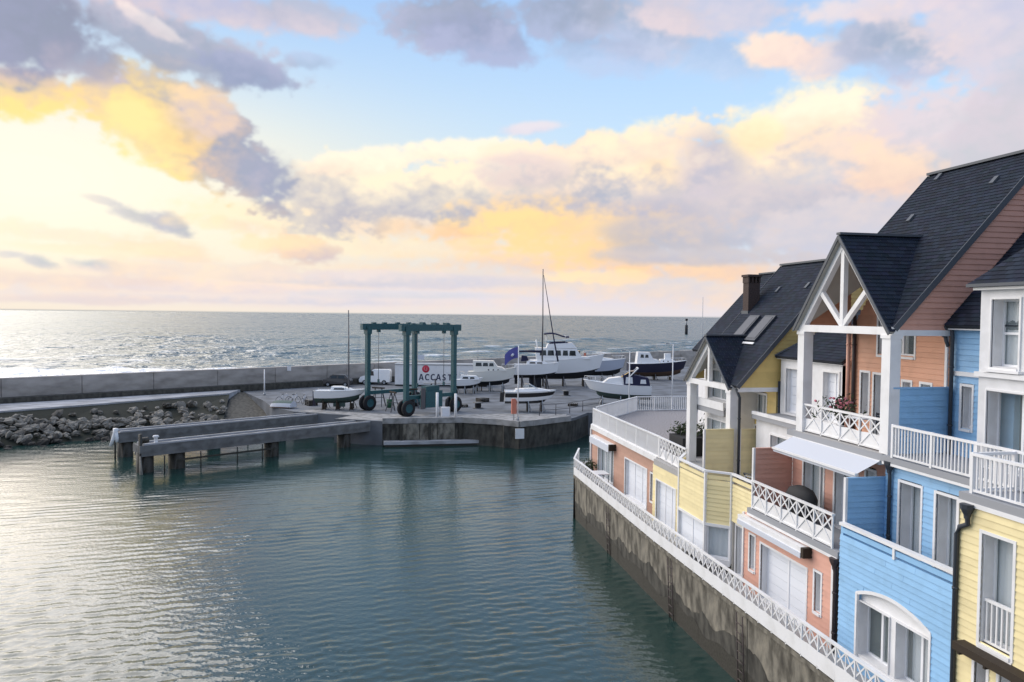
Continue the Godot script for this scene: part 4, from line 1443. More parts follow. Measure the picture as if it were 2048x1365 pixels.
func salmon_house() -> void:
	var h := thing("salmon_house", "salmon clapboard house with white timber gable porch on its top terrace", "house")
	var z0 := -23.5
	var z1 := -18.92
	# ground floor
	var g0 := -24.42
	var x := at(FRONT, Vector3(13.05, L1, g0))
	var holes := [R(-24.03, -23.68, 3.36, 4.54, g0, L1), R(-23.28, -20.62, 2.62, 4.44, g0, L1), R(-20.2, -19.88, 3.37, 4.53, g0, L1)]
	wall(h, x, 5.05, 2.6, holes, "salmon")
	win(h, x, holes[0], 1, "full", 0.16)
	win(h, x, holes[1], 2, "shut", 0.2, "door")
	win(h, x, holes[2], 1, "full", 0.16)
	pb(h, "corner_board", M.white, Vector3(12.99, L1, -19.36), Vector3(13.1, 5.2, -19.24))
	pb(h, "corner_board", M.white, Vector3(12.99, L1, g0 - 0.1), Vector3(13.1, 5.2, g0))
	var aw := sub(h, "awning_box")
	pb(aw, "housing", M.white, Vector3(12.78, 4.93, -24.45), Vector3(13.03, 5.14, -20.5))
	pb(aw, "valance", M.awning, Vector3(12.74, 4.82, -24.42), Vector3(12.78, 4.98, -20.52))
	pb(aw, "end_cap", M.wood_dark, Vector3(12.74, 4.86, -20.5), Vector3(13.04, 5.16, -20.36))
	# first floor terrace
	pb(h, "terrace_slab", M.edge, Vector3(12.95, 5.27, g0 + 0.3), Vector3(16.3, L2, -19.02))
	bar(h, "fascia", M.white, Vector3(12.97, 5.24, g0 + 0.3), Vector3(12.97, 5.24, -19.05), 0.06, 0.08)
	lattice(h, Vector3(13.02, L2, -23.9), Vector3(13.02, L2, -19.38), 0.98, 0.92)
	screen(h, 13.1, 14.48, L2, 7.5, -23.94, "salmon")
	x = at(FRONT, Vector3(14.5, L2, z0 - 0.4))
	holes = [R(-23.22, -22.1, 5.5, 7.5, z0 - 0.4, L2), R(-21.5, -20.4, 5.5, 7.5, z0 - 0.4, L2), R(-20.0, -19.6, 6.2, 7.5, z0 - 0.4, L2)]
	wall(h, x, 4.9, 2.55, holes, "salmon")
	win(h, x, holes[0], 2, "half", 0.22, "door")
	win(h, x, holes[1], 2, "half", 0.22, "door")
	win(h, x, holes[2], 1, "full", 0.2)
	# awning rolled out over the first floor terrace
	var a := sub(h, "awning")
	var s := surf()
	var p0 := Vector3(14.16, 7.95, -23.4)
	var p1 := Vector3(14.16, 7.95, -19.0)
	var q0 := Vector3(13.46, 7.62, -23.4)
	var q1 := Vector3(13.46, 7.62, -19.0)
	for i in 12:
		var t0 := i / 12.0
		var t1 := (i + 1) / 12.0
		var sag := func(t: float) -> Vector3: return Vector3(0, -0.03 * sin(PI * t), 0)
		quad(s, q0.lerp(q1, t0), q0.lerp(q1, t1), p0.lerp(p1, t1), p0.lerp(p1, t0))
		quad(s, q0.lerp(q1, t0) + Vector3(0, -0.14, 0), q0.lerp(q1, t1) + Vector3(0, -0.14, 0), q0.lerp(q1, t1), q0.lerp(q1, t0))
	put(a, "canvas", done(s), M.awning)
	bar(a, "front_bar", M.white, q0 + Vector3(-0.02, -0.02, 0), q1 + Vector3(-0.02, -0.02, 0), 0.07, 0.06)
	bar(a, "roller", M.white, p0 + Vector3(0.06, -0.04, 0), p1 + Vector3(0.06, -0.04, 0), 0.14, 0.12)
	for t in [0.2, 0.8]:
		bar(a, "arm", M.plastic, p0.lerp(p1, t) + Vector3(0, -0.12, 0), q0.lerp(q1, t) + Vector3(0, -0.06, 0), 0.04, 0.05)
	# second floor terrace
	pb(h, "balcony_slab", M.edge, Vector3(14.18, 7.97, z0 - 0.3), Vector3(20.0, L3, z1 - 0.02))
	pb(h, "terrace_floor", M.floor, Vector3(14.2, L3, z0 + 0.02), Vector3(16.24, L3 + 0.012, z1 - 0.05))
	lattice(h, Vector3(14.38, L3 + 0.02, -23.08), Vector3(14.38, L3 + 0.02, -19.26), 0.93, 1.0)
	timber_gable(h, 14.28, -23.42, -18.84, L3, 11.66, 14.42, true)
	x = at(FRONT, Vector3(16.25, L3, z0))
	holes = [R(-22.8, -22.4, 8.78, 10.14, z0, L3), R(-22.15, -21.0, 8.2, 10.12, z0, L3), R(-20.8, -20.45, 9.2, 10.0, z0, L3), R(-20.02, -19.62, 9.2, 10.0, z0, L3), R(-22.0, -20.35, 10.76, 12.3, z0, L3)]
	var fit := func(v: float) -> Vector2:
		var half := 2.26 * clampf((14.3 - L3 - v) / 2.76, 0.0, 1.0)
		return Vector2(maxf(0.0, 2.37 - half), minf(4.56, 2.37 + half))
	wall(h, x, 4.56, 6.0, holes, "orange", fit)
	win(h, x, holes[0], 1, "full", 0.2)
	win(h, x, holes[1], 2, "half", 0.24, "door")
	win(h, x, holes[2], 1, "full", 0.2)
	win(h, x, holes[3], 1, "full", 0.2)
	win(h, x, holes[4], 2, "half", 0.24)
	pb(h, "corner_board", M.white, Vector3(16.18, L3, z1 - 0.14), Vector3(16.3, 11.6, z1 - 0.05))
	downpipe(h, M.salmon0, [Vector3(16.12, 12.0, -23.36), Vector3(16.12, L3, -23.36)], false, 0.07)
	downpipe(h, M.pipe_brown, [Vector3(16.16, 12.0, -23.12), Vector3(16.16, L3, -23.12)], false, 0.06)  # no real pipe: a dark strip added for the shadow gap here
	downpipe(h, M.lead, [Vector3(16.1, 11.56, -19.0), Vector3(16.15, 11.3, -18.99), Vector3(16.22, 11.15, -18.99)], true, 0.05)
	# roof and its end wall
	var r := big_roof(h, z0 - 0.06, z1 + 0.12, 14.34, 11.68, 19.2, 1.06, [-23.40, -18.86, 14.38])
	for v in [[17.6, -22.4], [18.4, -19.9], [19.0, -22.9]]:
		vent(r, Vector3(v[0], 11.68 + (v[0] - 14.34) * 1.06 + 0.05, v[1]), 1.06)
	gable_wall(h, z1, 14.5, 11.6, 14.34, 11.68, 19.2, 1.06, "salmon", 23.4)
	gable_wall(h, z0 + 0.08, 14.5, 11.6, 14.34, 11.68, 19.2, 1.06, "orange", 16.2)
	pb(h, "gable_fascia", M.white, Vector3(14.5, 11.44, z0 - 0.04), Vector3(16.2, 11.6, z0 + 0.12))
	pb(h, "gable_fascia", M.white, Vector3(14.5, 11.44, z1 - 0.12), Vector3(16.3, 11.6, z1 + 0.05))
	porch_roof(h, 14.28, -23.42, -18.84, 11.66, 14.42, 14.34, 11.68, 1.06)
	flat_wall(h, "rear_body", at(SIDE, Vector3(16.3, L1, z1 - 0.03)), 6.8, 9.0, [], M.salmon1)
	flat_wall(h, "far_end_wall", at(SIDE, Vector3(16.3, L1, z0 + 0.25)), 6.8, 9.1, [], M.salmon1)

func white_house() -> void:
	var h := thing("white_annex", "low white rendered annex with hipped slate roof behind the terrace", "house")
	var z0 := -27.72
	var z1 := -23.58
	var x := at(FRONT, Vector3(16.2, L3, z0))
	var holes := [R(-27.3, -26.35, 8.25, 9.95, z0, L3), R(-24.85, -23.95, 8.25, 10.0, z0, L3)]
	flat_wall(h, "wall", x, z1 - z0, 2.2, holes, M.render)
	for q in holes:
		win(h, x, q, 2, "shut", 0.16, "door")
		pb(h, "lamp_bracket", M.pipe, Vector3(16.05, 9.0, q.end.x + z0 + 0.2), Vector3(16.19, 9.14, q.end.x + z0 + 0.27))
	flat_wall(h, "end_wall", at(SIDE, Vector3(16.2, L3, z1)), 5.0, 2.2, [], M.render)
	pb(h, "eave_board", M.white, Vector3(16.06, 10.3, z0 - 0.05), Vector3(16.3, 10.4, z1 + 0.02))
	var r := sub(h, "roof")
	var e0 := Vector3(15.98, 10.4, z0 - 0.1)
	var e1 := Vector3(15.98, 10.4, z1 + 0.05)
	var a0 := Vector3(18.4, 12.2, -26.0)
	var a1 := Vector3(18.4, 12.2, -23.6)
	slab4(r, "roof_slab", M.slate_dark, e0, e1, a1, a0, 0.1)
	slates_on(r, [e0, e1, a1, a0])
	slab3(r, "roof_slab", M.slate_dark, e0, a0, Vector3(20.8, 10.4, z0 - 0.1))
	bar(r, "hip_cap", M.lead, e0 + Vector3(0, 0.03, 0), a0 + Vector3(0, 0.03, 0), 0.1, 0.05)
	# terrace slab in front, wall below it and the first floor terrace
	pb(h, "balcony_slab", M.edge, Vector3(15.0, 7.98, z0), Vector3(20.0, L3, z1 - 0.24))
	pb(h, "parapet", M.white, Vector3(14.98, L3, z0 + 0.02), Vector3(15.1, L3 + 0.12, z1 - 0.26))
	x = at(FRONT, Vector3(15.2, L2, z0))
	holes = [R(-26.6, -24.6, 5.5, 7.5, z0, L2)]
	flat_wall(h, "lower_wall", x, 3.7, 2.55, holes, M.render)
	win(h, x, holes[0], 2, "full", 0.2, "door")
	pb(h, "terrace_floor", M.floor, Vector3(13.1, L2 - 0.25, z0), Vector3(15.2, L2, -24.0))
	# yellow parapet beside the bay
	x = at(FRONT, Vector3(13.1, 4.62, -25.45))
	wall(h, x, 1.5, 1.32, [], "yellow")
	bar(h, "parapet_rail", M.white, Vector3(13.1, 6.3, -25.5), Vector3(13.1, 6.3, -23.95), 0.12, 0.07)
	pb(h, "parapet_band", M.yellow0, Vector3(13.07, 6.05, -25.45), Vector3(13.13, 6.18, -23.98))
	x = at(FRONT, Vector3(13.2, L1, -25.5))
	holes = [R(-25.3, -24.62, 2.75, 4.5, -25.5, L1)]
	flat_wall(h, "ground_wall", x, 1.0, 2.05, holes, M.render)
	win(h, x, holes[0], 1, "full", 0.14)
	# two slatted deck chairs on that terrace
	for k in 2:
		var c := thing("deck_chair", ["slatted deck chair folded against the yellow parapet", "slatted deck chair standing beside the salmon privacy screen"][k], "chair", Vector3(13.75, L2, -25.0 + 0.62 * k), 0.3)
		for e in [-0.25, 0.25]:
			bar(c, "leg", M.pipe, Vector3(-0.3, 0, e), Vector3(0.35, 0.62, e), 0.04, 0.04)
			bar(c, "leg", M.pipe, Vector3(0.3, 0, e), Vector3(-0.35, 0.95, e), 0.04, 0.04)
		for i in 6:
			bar(c, "slat", M.pipe if i % 2 else M.curtain, Vector3(-0.05 - 0.06 * i, 0.45 + 0.1 * i, -0.25), Vector3(-0.05 - 0.06 * i, 0.45 + 0.1 * i, 0.25), 0.08, 0.02)

func yellow_house() -> void:
	var h := thing("ochre_house", "ochre yellow house with skylights, brick chimney and gabled terrace porch", "house")
	var z0 := -32.55
	var z1 := -27.95
	var ex := 14.4
	var ey := 9.22
	var rx := 19.0
	var pt := 1.1
	# covered terrace
	timber_gable(h, 14.38, z0 + 0.1, -28.3, L2, 9.18, 11.1, false)
	porch_roof(h, 14.38, z0 + 0.1, -28.3, 9.18, 11.1, ex, ey, pt)
	var r := big_roof(h, z0 - 0.08, z1 + 0.12, ex, ey, rx, pt, [z0 + 0.12, -28.32, 11.06])
	gable_wall(h, z1, 14.55, 9.15, ex, ey, rx, pt, "ochre", 23.2)
	gable_wall(h, z0 + 0.08, 14.55, 9.15, ex, ey, rx, pt, "ochre", 15.2)
	pb(h, "gable_fascia", M.white, Vector3(14.5, 8.98, z1 - 0.1), Vector3(16.3, 9.15, z1 + 0.05))
	# terrace walls
	var x := at(FRONT, Vector3(16.2, L2, z0))
	var holes := [R(-29.75, -28.75, 7.75, 8.75, z0, L2), R(-29.6, -28.9, 5.5, 7.4, z0, L2), R(-32.0, -30.2, 5.5, 7.5, z0, L2)]
	wall(h, x, 4.56, 3.7, holes, "ochre")
	win(h, x, holes[0], 2, "full", 0.12)
	win(h, x, holes[1], 1, "full", 0.12)
	win(h, x, holes[2], 2, "full", 0.12, "door")
	# rendered front under the porch with a gallery across it
	x = at(FRONT, Vector3(15.3, L2, z0))
	holes = [R(-32.2, -30.2, 5.5, 7.4, z0, L2), R(-32.2, -30.2, 8.3, 9.6, z0, L2)]
	flat_wall(h, "porch_wall", x, 2.9, 5.0, holes, M.render)
	for q in holes:
		win(h, x, q, 2, "full", 0.12)
	pb(h, "gallery", M.edge, Vector3(14.75, 7.78, z0 + 0.1), Vector3(15.29, 8.02, -29.6))
	pb(h, "gallery_fascia", M.render, Vector3(14.72, 8.02, z0 + 0.1), Vector3(14.78, 8.35, -29.6))
	flat_wall(h, "end_wall", at(SIDE, Vector3(15.3, L2, -29.66)), 0.9, 4.2, [], M.render)
	screen(h, 13.3, 14.5, L2, 7.5, -28.2, "ochre_pale" if M.has("ochre_pale0") else "yellow")
	screen(h, 14.75, 16.2, L2, 7.5, -28.1, "yellow")
	downpipe(h, M.pipe, [Vector3(14.45, 9.1, -27.98), Vector3(14.62, 8.75, -28.0), Vector3(14.62, L2, -28.0)], false, 0.055)
	downpipe(h, M.pipe, [Vector3(16.22, 9.4, -27.85), Vector3(16.22, L2, -27.85)], false, 0.05)
	# skylights, vents
	var n := Vector3(-pt, 1, 0).normalized()
	var sl := Vector3(1, pt, 0).normalized()
	for zz in [-30.9, -29.6]:
		var o := sub(r, "skylight")
		var c := Vector3(ex, ey, zz) + sl * 2.95 + n * 0.07
		var bs := Basis(sl, n, Vector3(0, 0, 1))
		put(o, "frame", UB, M.pipe, Transform3D(bs * Basis.from_scale(Vector3(1.4, 0.1, 0.86)), c))
		put(o, "pane", UB, M.lead_glass if M.has("lead_glass") else M.lead, Transform3D(bs * Basis.from_scale(Vector3(1.16, 0.02, 0.66)), c + n * 0.055))
		put(o, "flashing", UB, M.white, Transform3D(bs * Basis.from_scale(Vector3(0.1, 0.03, 0.9)), c - sl * 0.82))
	for v in [[17.9, -31.0], [18.0, -28.9]]:
		vent(r, Vector3(v[0], ey + (v[0] - ex) * pt + 0.05, v[1]), pt)
	# chimney
	var c := sub(h, "chimney")
	pb(c, "stack", M.brick_dark, Vector3(17.0, 11.0, -32.45), Vector3(17.55, 13.45, -31.95))
	for i in 4:
		pb(c, "cap_pier", M.brick_dark, Vector3(16.98 + 0.17 * i, 13.45, -32.47), Vector3(17.06 + 0.17 * i, 13.72, -31.93))
	pb(c, "cap_slab", M.brick_dark, Vector3(16.94, 13.72, -32.52), Vector3(17.61, 13.82, -31.88))
	pb(c, "flashing", M.lead, Vector3(16.96, 12.0, -32.5), Vector3(17.05, 12.2, -31.9))
	flat_wall(h, "rear_body", at(SIDE, Vector3(16.3, L1, z1 - 0.03)), 6.6, 6.8, [], M.ochre1)
	flat_wall(h, "far_end", at(SIDE, Vector3(16.3, L1, z0 + 0.25)), 6.6, 7.2, [], M.ochre1)
	# terrace floor, bay over the quay, ground floor
	pb(h, "terrace_floor", M.floor, Vector3(13.1, L2 - 0.25, z0 - 0.5), Vector3(16.3, L2, z1 + 0.2))
	bay(h)
	x = at(FRONT, Vector3(13.15, L1, -33.2))
	holes = [R(-32.75, -30.6, 2.65, 4.55, -33.2, L1)]
	wall(h, x, 3.6, 2.62, holes, "yellow")
	win(h, x, holes[0], 3, "shut", 0.12, "door")

func bay(h: Node3D) -> void:
	var o := sub(h, "oriel_bay")
	# plan of the bay: front towards the water, a canted side, then the house
	var c := [Vector3(13.1, 0, -29.6), Vector3(12.38, 0, -28.5), Vector3(12.38, 0, -26.15), Vector3(13.08, 0, -25.5)]
	for i in 3:
		var a: Vector3 = c[i]
		var b: Vector3 = c[i + 1]
		var u := (b - a).normalized()
		var bs := Basis(u, Vector3.UP, u.cross(Vector3.UP))
		var l := a.distance_to(b)
		var x := Transform3D(bs, a + Vector3(0, 4.42, 0))
		wall(h, x, l, 1.55, [], "yellow")
		pb(o, "corner_post", M.white, b + Vector3(-0.05, 3.05, -0.05), b + Vector3(0.05, 6.28, 0.05))
		bar(o, "parapet_rail", M.white, a + Vector3(0, 6.3, 0), b + Vector3(0, 6.3, 0), 0.12, 0.07)
		bar(o, "parapet_band", M.yellow0, a + Vector3(0, 6.1, 0), b + Vector3(0, 6.1, 0), 0.05, 0.13)
		bar(o, "head", M.white, a + Vector3(0, 4.37, 0) - bs.z * -0.01, b + Vector3(0, 4.37, 0), 0.1, 0.1)
		bar(o, "sill", M.white, a + Vector3(0, 3.05, 0), b + Vector3(0, 3.05, 0), 0.12, 0.22)
		x = Transform3D(bs, a + Vector3(0, 3.16, 0))
		win(h, x, Rect2(0.06, 0.0, l - 0.12, 1.16), 2 if l > 1.5 else 1, "full" if i == 2 else "shut", 0.06, "window", 0.0, 0, 0.0)
	var s := surf()
	prism(s, poly([[13.1, -29.6], [12.38, -28.5], [12.38, -26.15], [13.08, -25.5], [13.6, -25.5], [13.6, -29.6]]), 2.98, 3.06, true)
	put(o, "base", done(s), M.white)
	s = surf()
	prism(s, poly([[13.1, -29.6], [12.42, -28.5], [12.42, -26.15], [13.08, -25.52], [13.6, -25.52], [13.6, -29.6]]), 5.2, L2 - 0.02, true)
	put(o, "terrace_floor", done(s), M.floor)
	flat_wall(h, "lower_wall", at(FRONT, Vector3(13.25, L1, -29.6)), 4.2, 0.5, [], M.quay_dark)
	pb(h, "rainwater_post", M.soffit, Vector3(13.1, L1, -25.5), Vector3(13.22, 6.25, -25.38))

func terrace_house() -> void:
	var h := thing("terrace_block", "brown ground floor block with paved roof terrace and white railing", "house")
	var z0 := -43.9
	var pts := [[13.5, -43.9], [13.4, -33.3], [13.4, -33.0], [22.5, -33.0], [22.5, -50.0], [18.5, -50.0], [13.9, -44.6]]
	var s := surf()
	prism(s, poly(pts), L2 - 0.22, L2, true)
	put(h, "terrace", done(s), M.paving)
	s = surf()
	for i in pts.size():
		if i in [0, 4, 5, 6]:
			var a: Array = pts[i]
			var b: Array = pts[(i + 1) % pts.size()]
			sbar(s, Vector3(a[0], L2 - 0.1, a[1]), Vector3(b[0], L2 - 0.1, b[1]), 0.16, 0.26)
	put(h, "coping", done(s), M.white)
	var x := at(FRONT, Vector3(13.52, L1, z0))
	var holes := [R(-42.6, -39.9, 2.65, 4.6, z0, L1), R(-38.0, -34.9, 2.65, 4.55, z0, L1), R(-34.4, -34.0, 3.2, 4.5, z0, L1)]
	wall(h, x, 10.7, 2.63, holes, "brown")
	win(h, x, holes[0], 3, "half", 0.14, "door")
	win(h, x, holes[1], 3, "shut", 0.14, "door")
	win(h, x, holes[2], 1, "full", 0.14)
	var aw := sub(h, "awning_box")
	pb(aw, "housing", M.white, Vector3(13.2, 4.75, -43.2), Vector3(13.5, 4.98, -39.6))
	pb(aw, "valance", M.awning, Vector3(13.12, 4.55, -43.15), Vector3(13.2, 4.9, -39.65))
	pb(aw, "end_cap", M.wood_dark, Vector3(13.1, 4.66, -39.6), Vector3(13.52, 5.0, -39.46))
	pb(h, "corner_board", M.white, Vector3(13.42, L1, z0 - 0.12), Vector3(13.56, 5.25, z0 + 0.02))
	downpipe(h, M.pipe_brown, [Vector3(13.42, 5.1, -33.35), Vector3(13.42, L1, -33.35)], true, 0.06)
	flat_wall(h, "end_wall", Transform3D(Basis(Vector3(0.6, 0, -0.7).normalized() * -1.0, Vector3.UP, Vector3(-0.7, 0, -0.6).normalized()), Vector3(18.5, L1, -50.0)), 7.0, 2.6, [], M.render)
	# railings round the terrace
	balusters(h, Vector3(13.55, L2, -43.8), Vector3(13.42, L2, -33.2), 1.0, 0.12, 1.5, 0.06, 0.045)
	lattice(h, Vector3(13.4, L2, -33.1), Vector3(13.25, L2, -29.9), 1.0, 0.8)
	balusters(h, Vector3(13.95, L2, -44.5), Vector3(18.45, L2, -49.85), 1.0, 0.12, 1.6, 0.06, 0.06)
	balusters(h, Vector3(18.5, L2, -49.9), Vector3(22.3, L2, -49.9), 1.0, 0.14, 1.25, 0.06, 0.03)
	# a planter with shrubs against the porch
	var p := thing("terrace_planter", "dark planter box with leafy shrubs on the roof terrace", "planter", Vector3(14.9, L2, -34.2))
	pb(p, "box", M.dark, Vector3(-0.3, 0, -0.7), Vector3(1.3, 0.85, 0.9))
	for k in 3:
		leafy(p, Vector3(0.1 + 0.4 * k, 0.85, -0.4 + 0.35 * k), 0.5 + 0.12 * k, 150, k)

func leafy(p: Node3D, at_: Vector3, size: float, n: int, sd: int) -> void:
	if not M.has("leaf"):
		var m := mat("leaf", 0.035, 0.055, 0.022, 0.7)
		m.backlight_enabled = true
		m.backlight = Color(0.1, 0.14, 0.05)
	var r := RandomNumberGenerator.new()
	r.seed = 77 + sd
	var s := surf()
	for i in n:
		var d := Vector3(r.randfn(), absf(r.randfn()) + 0.2, r.randfn()) * 0.42 * size
		var u := Vector3(r.randfn(), r.randfn(), r.randfn()).normalized() * 0.09
		var v := u.cross(Vector3(r.randfn(), r.randfn(), r.randfn())).normalized() * 0.04
		quad(s, at_ + d - u, at_ + d - v, at_ + d + u, at_ + d + v)
	tag(put(p, "foliage", done(s), M.leaf), "", "", "", "stuff")
	for k in 5:
		rod(p, "stem", M.pipe_brown, [at_, at_ + Vector3(r.randfn() * 0.3, 0.7 + r.randf() * 0.3, r.randfn() * 0.3) * size], 0.012, 5)

func far_house() -> void:
	var h := thing("slate_roofed_house", "small white house with dark slate roof beyond the roof terrace", "house")
	var z0 := -40.0
	var z1 := -35.4
	big_roof(h, z0, z1, 18.0, 10.1, 22.0, 1.05)
	gable_wall(h, z1 - 0.1, 18.3, 9.95, 18.0, 10.1, 22.0, 1.05, "white", 25.6)
	flat_wall(h, "wall", at(FRONT, Vector3(18.4, L2, z0)), 4.5, 4.7, [Rect2(1.0, 0.4, 1.2, 1.4), Rect2(2.7, 0.1, 1.5, 2.1)], M.render)
	win(h, at(FRONT, Vector3(18.4, L2, z0)), Rect2(1.0, 0.4, 1.2, 1.4), 2, "full", 0.1)
	win(h, at(FRONT, Vector3(18.4, L2, z0)), Rect2(2.7, 0.1, 1.5, 2.1), 2, "full", 0.1, "door")
	flat_wall(h, "end_wall", at(SIDE, Vector3(18.4, L2, z1 - 0.12)), 7.0, 4.5, [], M.render)

func terrace_things() -> void:
	var b := thing("covered_barbecue", "black covered barbecue on the salmon house's first floor terrace", "barbecue", Vector3(13.75, L2, -22.15))
	var s := surf(true)
	lathe(s, [Vector2(0.42, 0.02), Vector2(0.45, 0.5), Vector2(0.47, 0.8), Vector2(0.36, 1.02), Vector2(0.15, 1.12), Vector2(0.0, 1.13)], 14, Transform3D(Basis.from_scale(Vector3(0.8, 1, 1.5)), Vector3.ZERO))
	put(b, "cover", done(s), M.dark)
	var f := thing("flower_pot", "pink flowering plant in a pale pot behind the porch railing", "plant", Vector3(14.95, L3, -22.1))
	s = surf(true)
	lathe(s, [Vector2(0.0, 0.0), Vector2(0.13, 0.0), Vector2(0.2, 0.34), Vector2(0.16, 0.34), Vector2(0.0, 0.3)], 14)
	put(f, "pot", done(s), M.curtain)
	leafy(f, Vector3(0, 0.55, 0), 0.75, 170, 4)
	mat("petal", 0.6, 0.2, 0.25, 0.7)
	s = surf()
	var r := RandomNumberGenerator.new()
	r.seed = 31
	for i in 26:
		var c := Vector3(r.randfn() * 0.22, 0.85 + r.randf() * 0.35, r.randfn() * 0.22)
		sbox(s, Transform3D(Basis.from_euler(Vector3(r.randf() * 3, r.randf() * 3, 0)) * Basis.from_scale(Vector3(0.07, 0.05, 0.07)), c))
	put(f, "blossom", done(s), M.petal)
	var t := thing("porch_table", "round grey table on the porch terrace of the salmon house", "table", Vector3(15.1, L3, -21.2))
	s = surf(true)
	lathe(s, [Vector2(0.0, 0.7), Vector2(0.45, 0.7), Vector2(0.46, 0.73), Vector2(0.0, 0.735)], 20)
	put(t, "top", done(s), M.plastic)
	rod(t, "pedestal", M.galv_dark if M.has("galv_dark") else M.pipe, [Vector3.ZERO, Vector3(0, 0.7, 0)], 0.04, 8)
	for k in 3:
		bar(t, "foot", M.pipe, Vector3(0, 0.03, 0), Vector3(0.32 * cos(TAU * k / 3), 0.03, 0.32 * sin(TAU * k / 3)), 0.05, 0.04)
	var w := thing("terrace_chair", "dark slatted chair beside the round porch table", "chair", Vector3(15.3, L3, -20.3), 1.2)
	for e in [[-0.2, -0.2], [0.2, -0.2], [-0.2, 0.2], [0.2, 0.2]]:
		rod(w, "leg", M.pipe, [Vector3(e[0], 0, e[1]), Vector3(e[0], 0.45, e[1])], 0.018, 6)
	for k in 5:
		pb(w, "seat_slat", M.pipe, Vector3(-0.22 + 0.09 * k, 0.45, -0.22), Vector3(-0.15 + 0.09 * k, 0.475, 0.22))
		pb(w, "back_slat", M.pipe, Vector3(0.2, 0.55 + 0.08 * k, -0.22), Vector3(0.225, 0.61 + 0.08 * k, 0.22))
	for e in [-0.2, 0.2]:
		rod(w, "back_post", M.pipe, [Vector3(0.21, 0.45, e), Vector3(0.23, 0.95, e)], 0.018, 6)

func quay_railing() -> void:
	var r := thing("quay_railing", "long white lattice railing on the edge of the quay", "railing")
	lattice(r, Vector3(11.96, L1, -10.5), Vector3(11.96, L1, -30.0), 1.0, 0.78)
	lattice(r, Vector3(11.96, L1, -30.0), Vector3(12.3, L1, -43.4), 1.0, 0.78)
	lattice(r, Vector3(12.32, L1, -43.45), Vector3(13.5, L1, -46.6), 1.0, 0.85)
	# things on the quay walk
	var t := thing("quay_table", "small grey table and chair outside the far ground floor doors", "table", Vector3(12.95, L1, -40.4))
	pb(t, "top", M.plastic, Vector3(-0.35, 0.7, -0.5), Vector3(0.35, 0.74, 0.5))
	for e in [[-0.3, -0.45], [0.3, -0.45], [-0.3, 0.45], [0.3, 0.45]]:
		rod(t, "leg", M.pipe, [Vector3(e[0], 0, e[1]), Vector3(e[0], 0.7, e[1])], 0.02, 6)
	var p := thing("quay_pot_plant", "dark potted shrub beside the far ground floor door", "plant", Vector3(13.1, L1, -43.0))
	var s := surf(true)
	lathe(s, [Vector2(0.0, 0.0), Vector2(0.18, 0.0), Vector2(0.26, 0.42), Vector2(0.22, 0.42), Vector2(0.0, 0.38)], 14)
	put(p, "pot", done(s), M.dark)
	leafy(p, Vector3(0, 0.4, 0), 0.6, 160, 9)

# ---------------------------------------------------------------- boatyard
const Y0 := 2.2
const PLANE := 0.1937   # turn that sets a thing's length across the view of the houses' terrace: image right is (0.98, 0, 0.19)

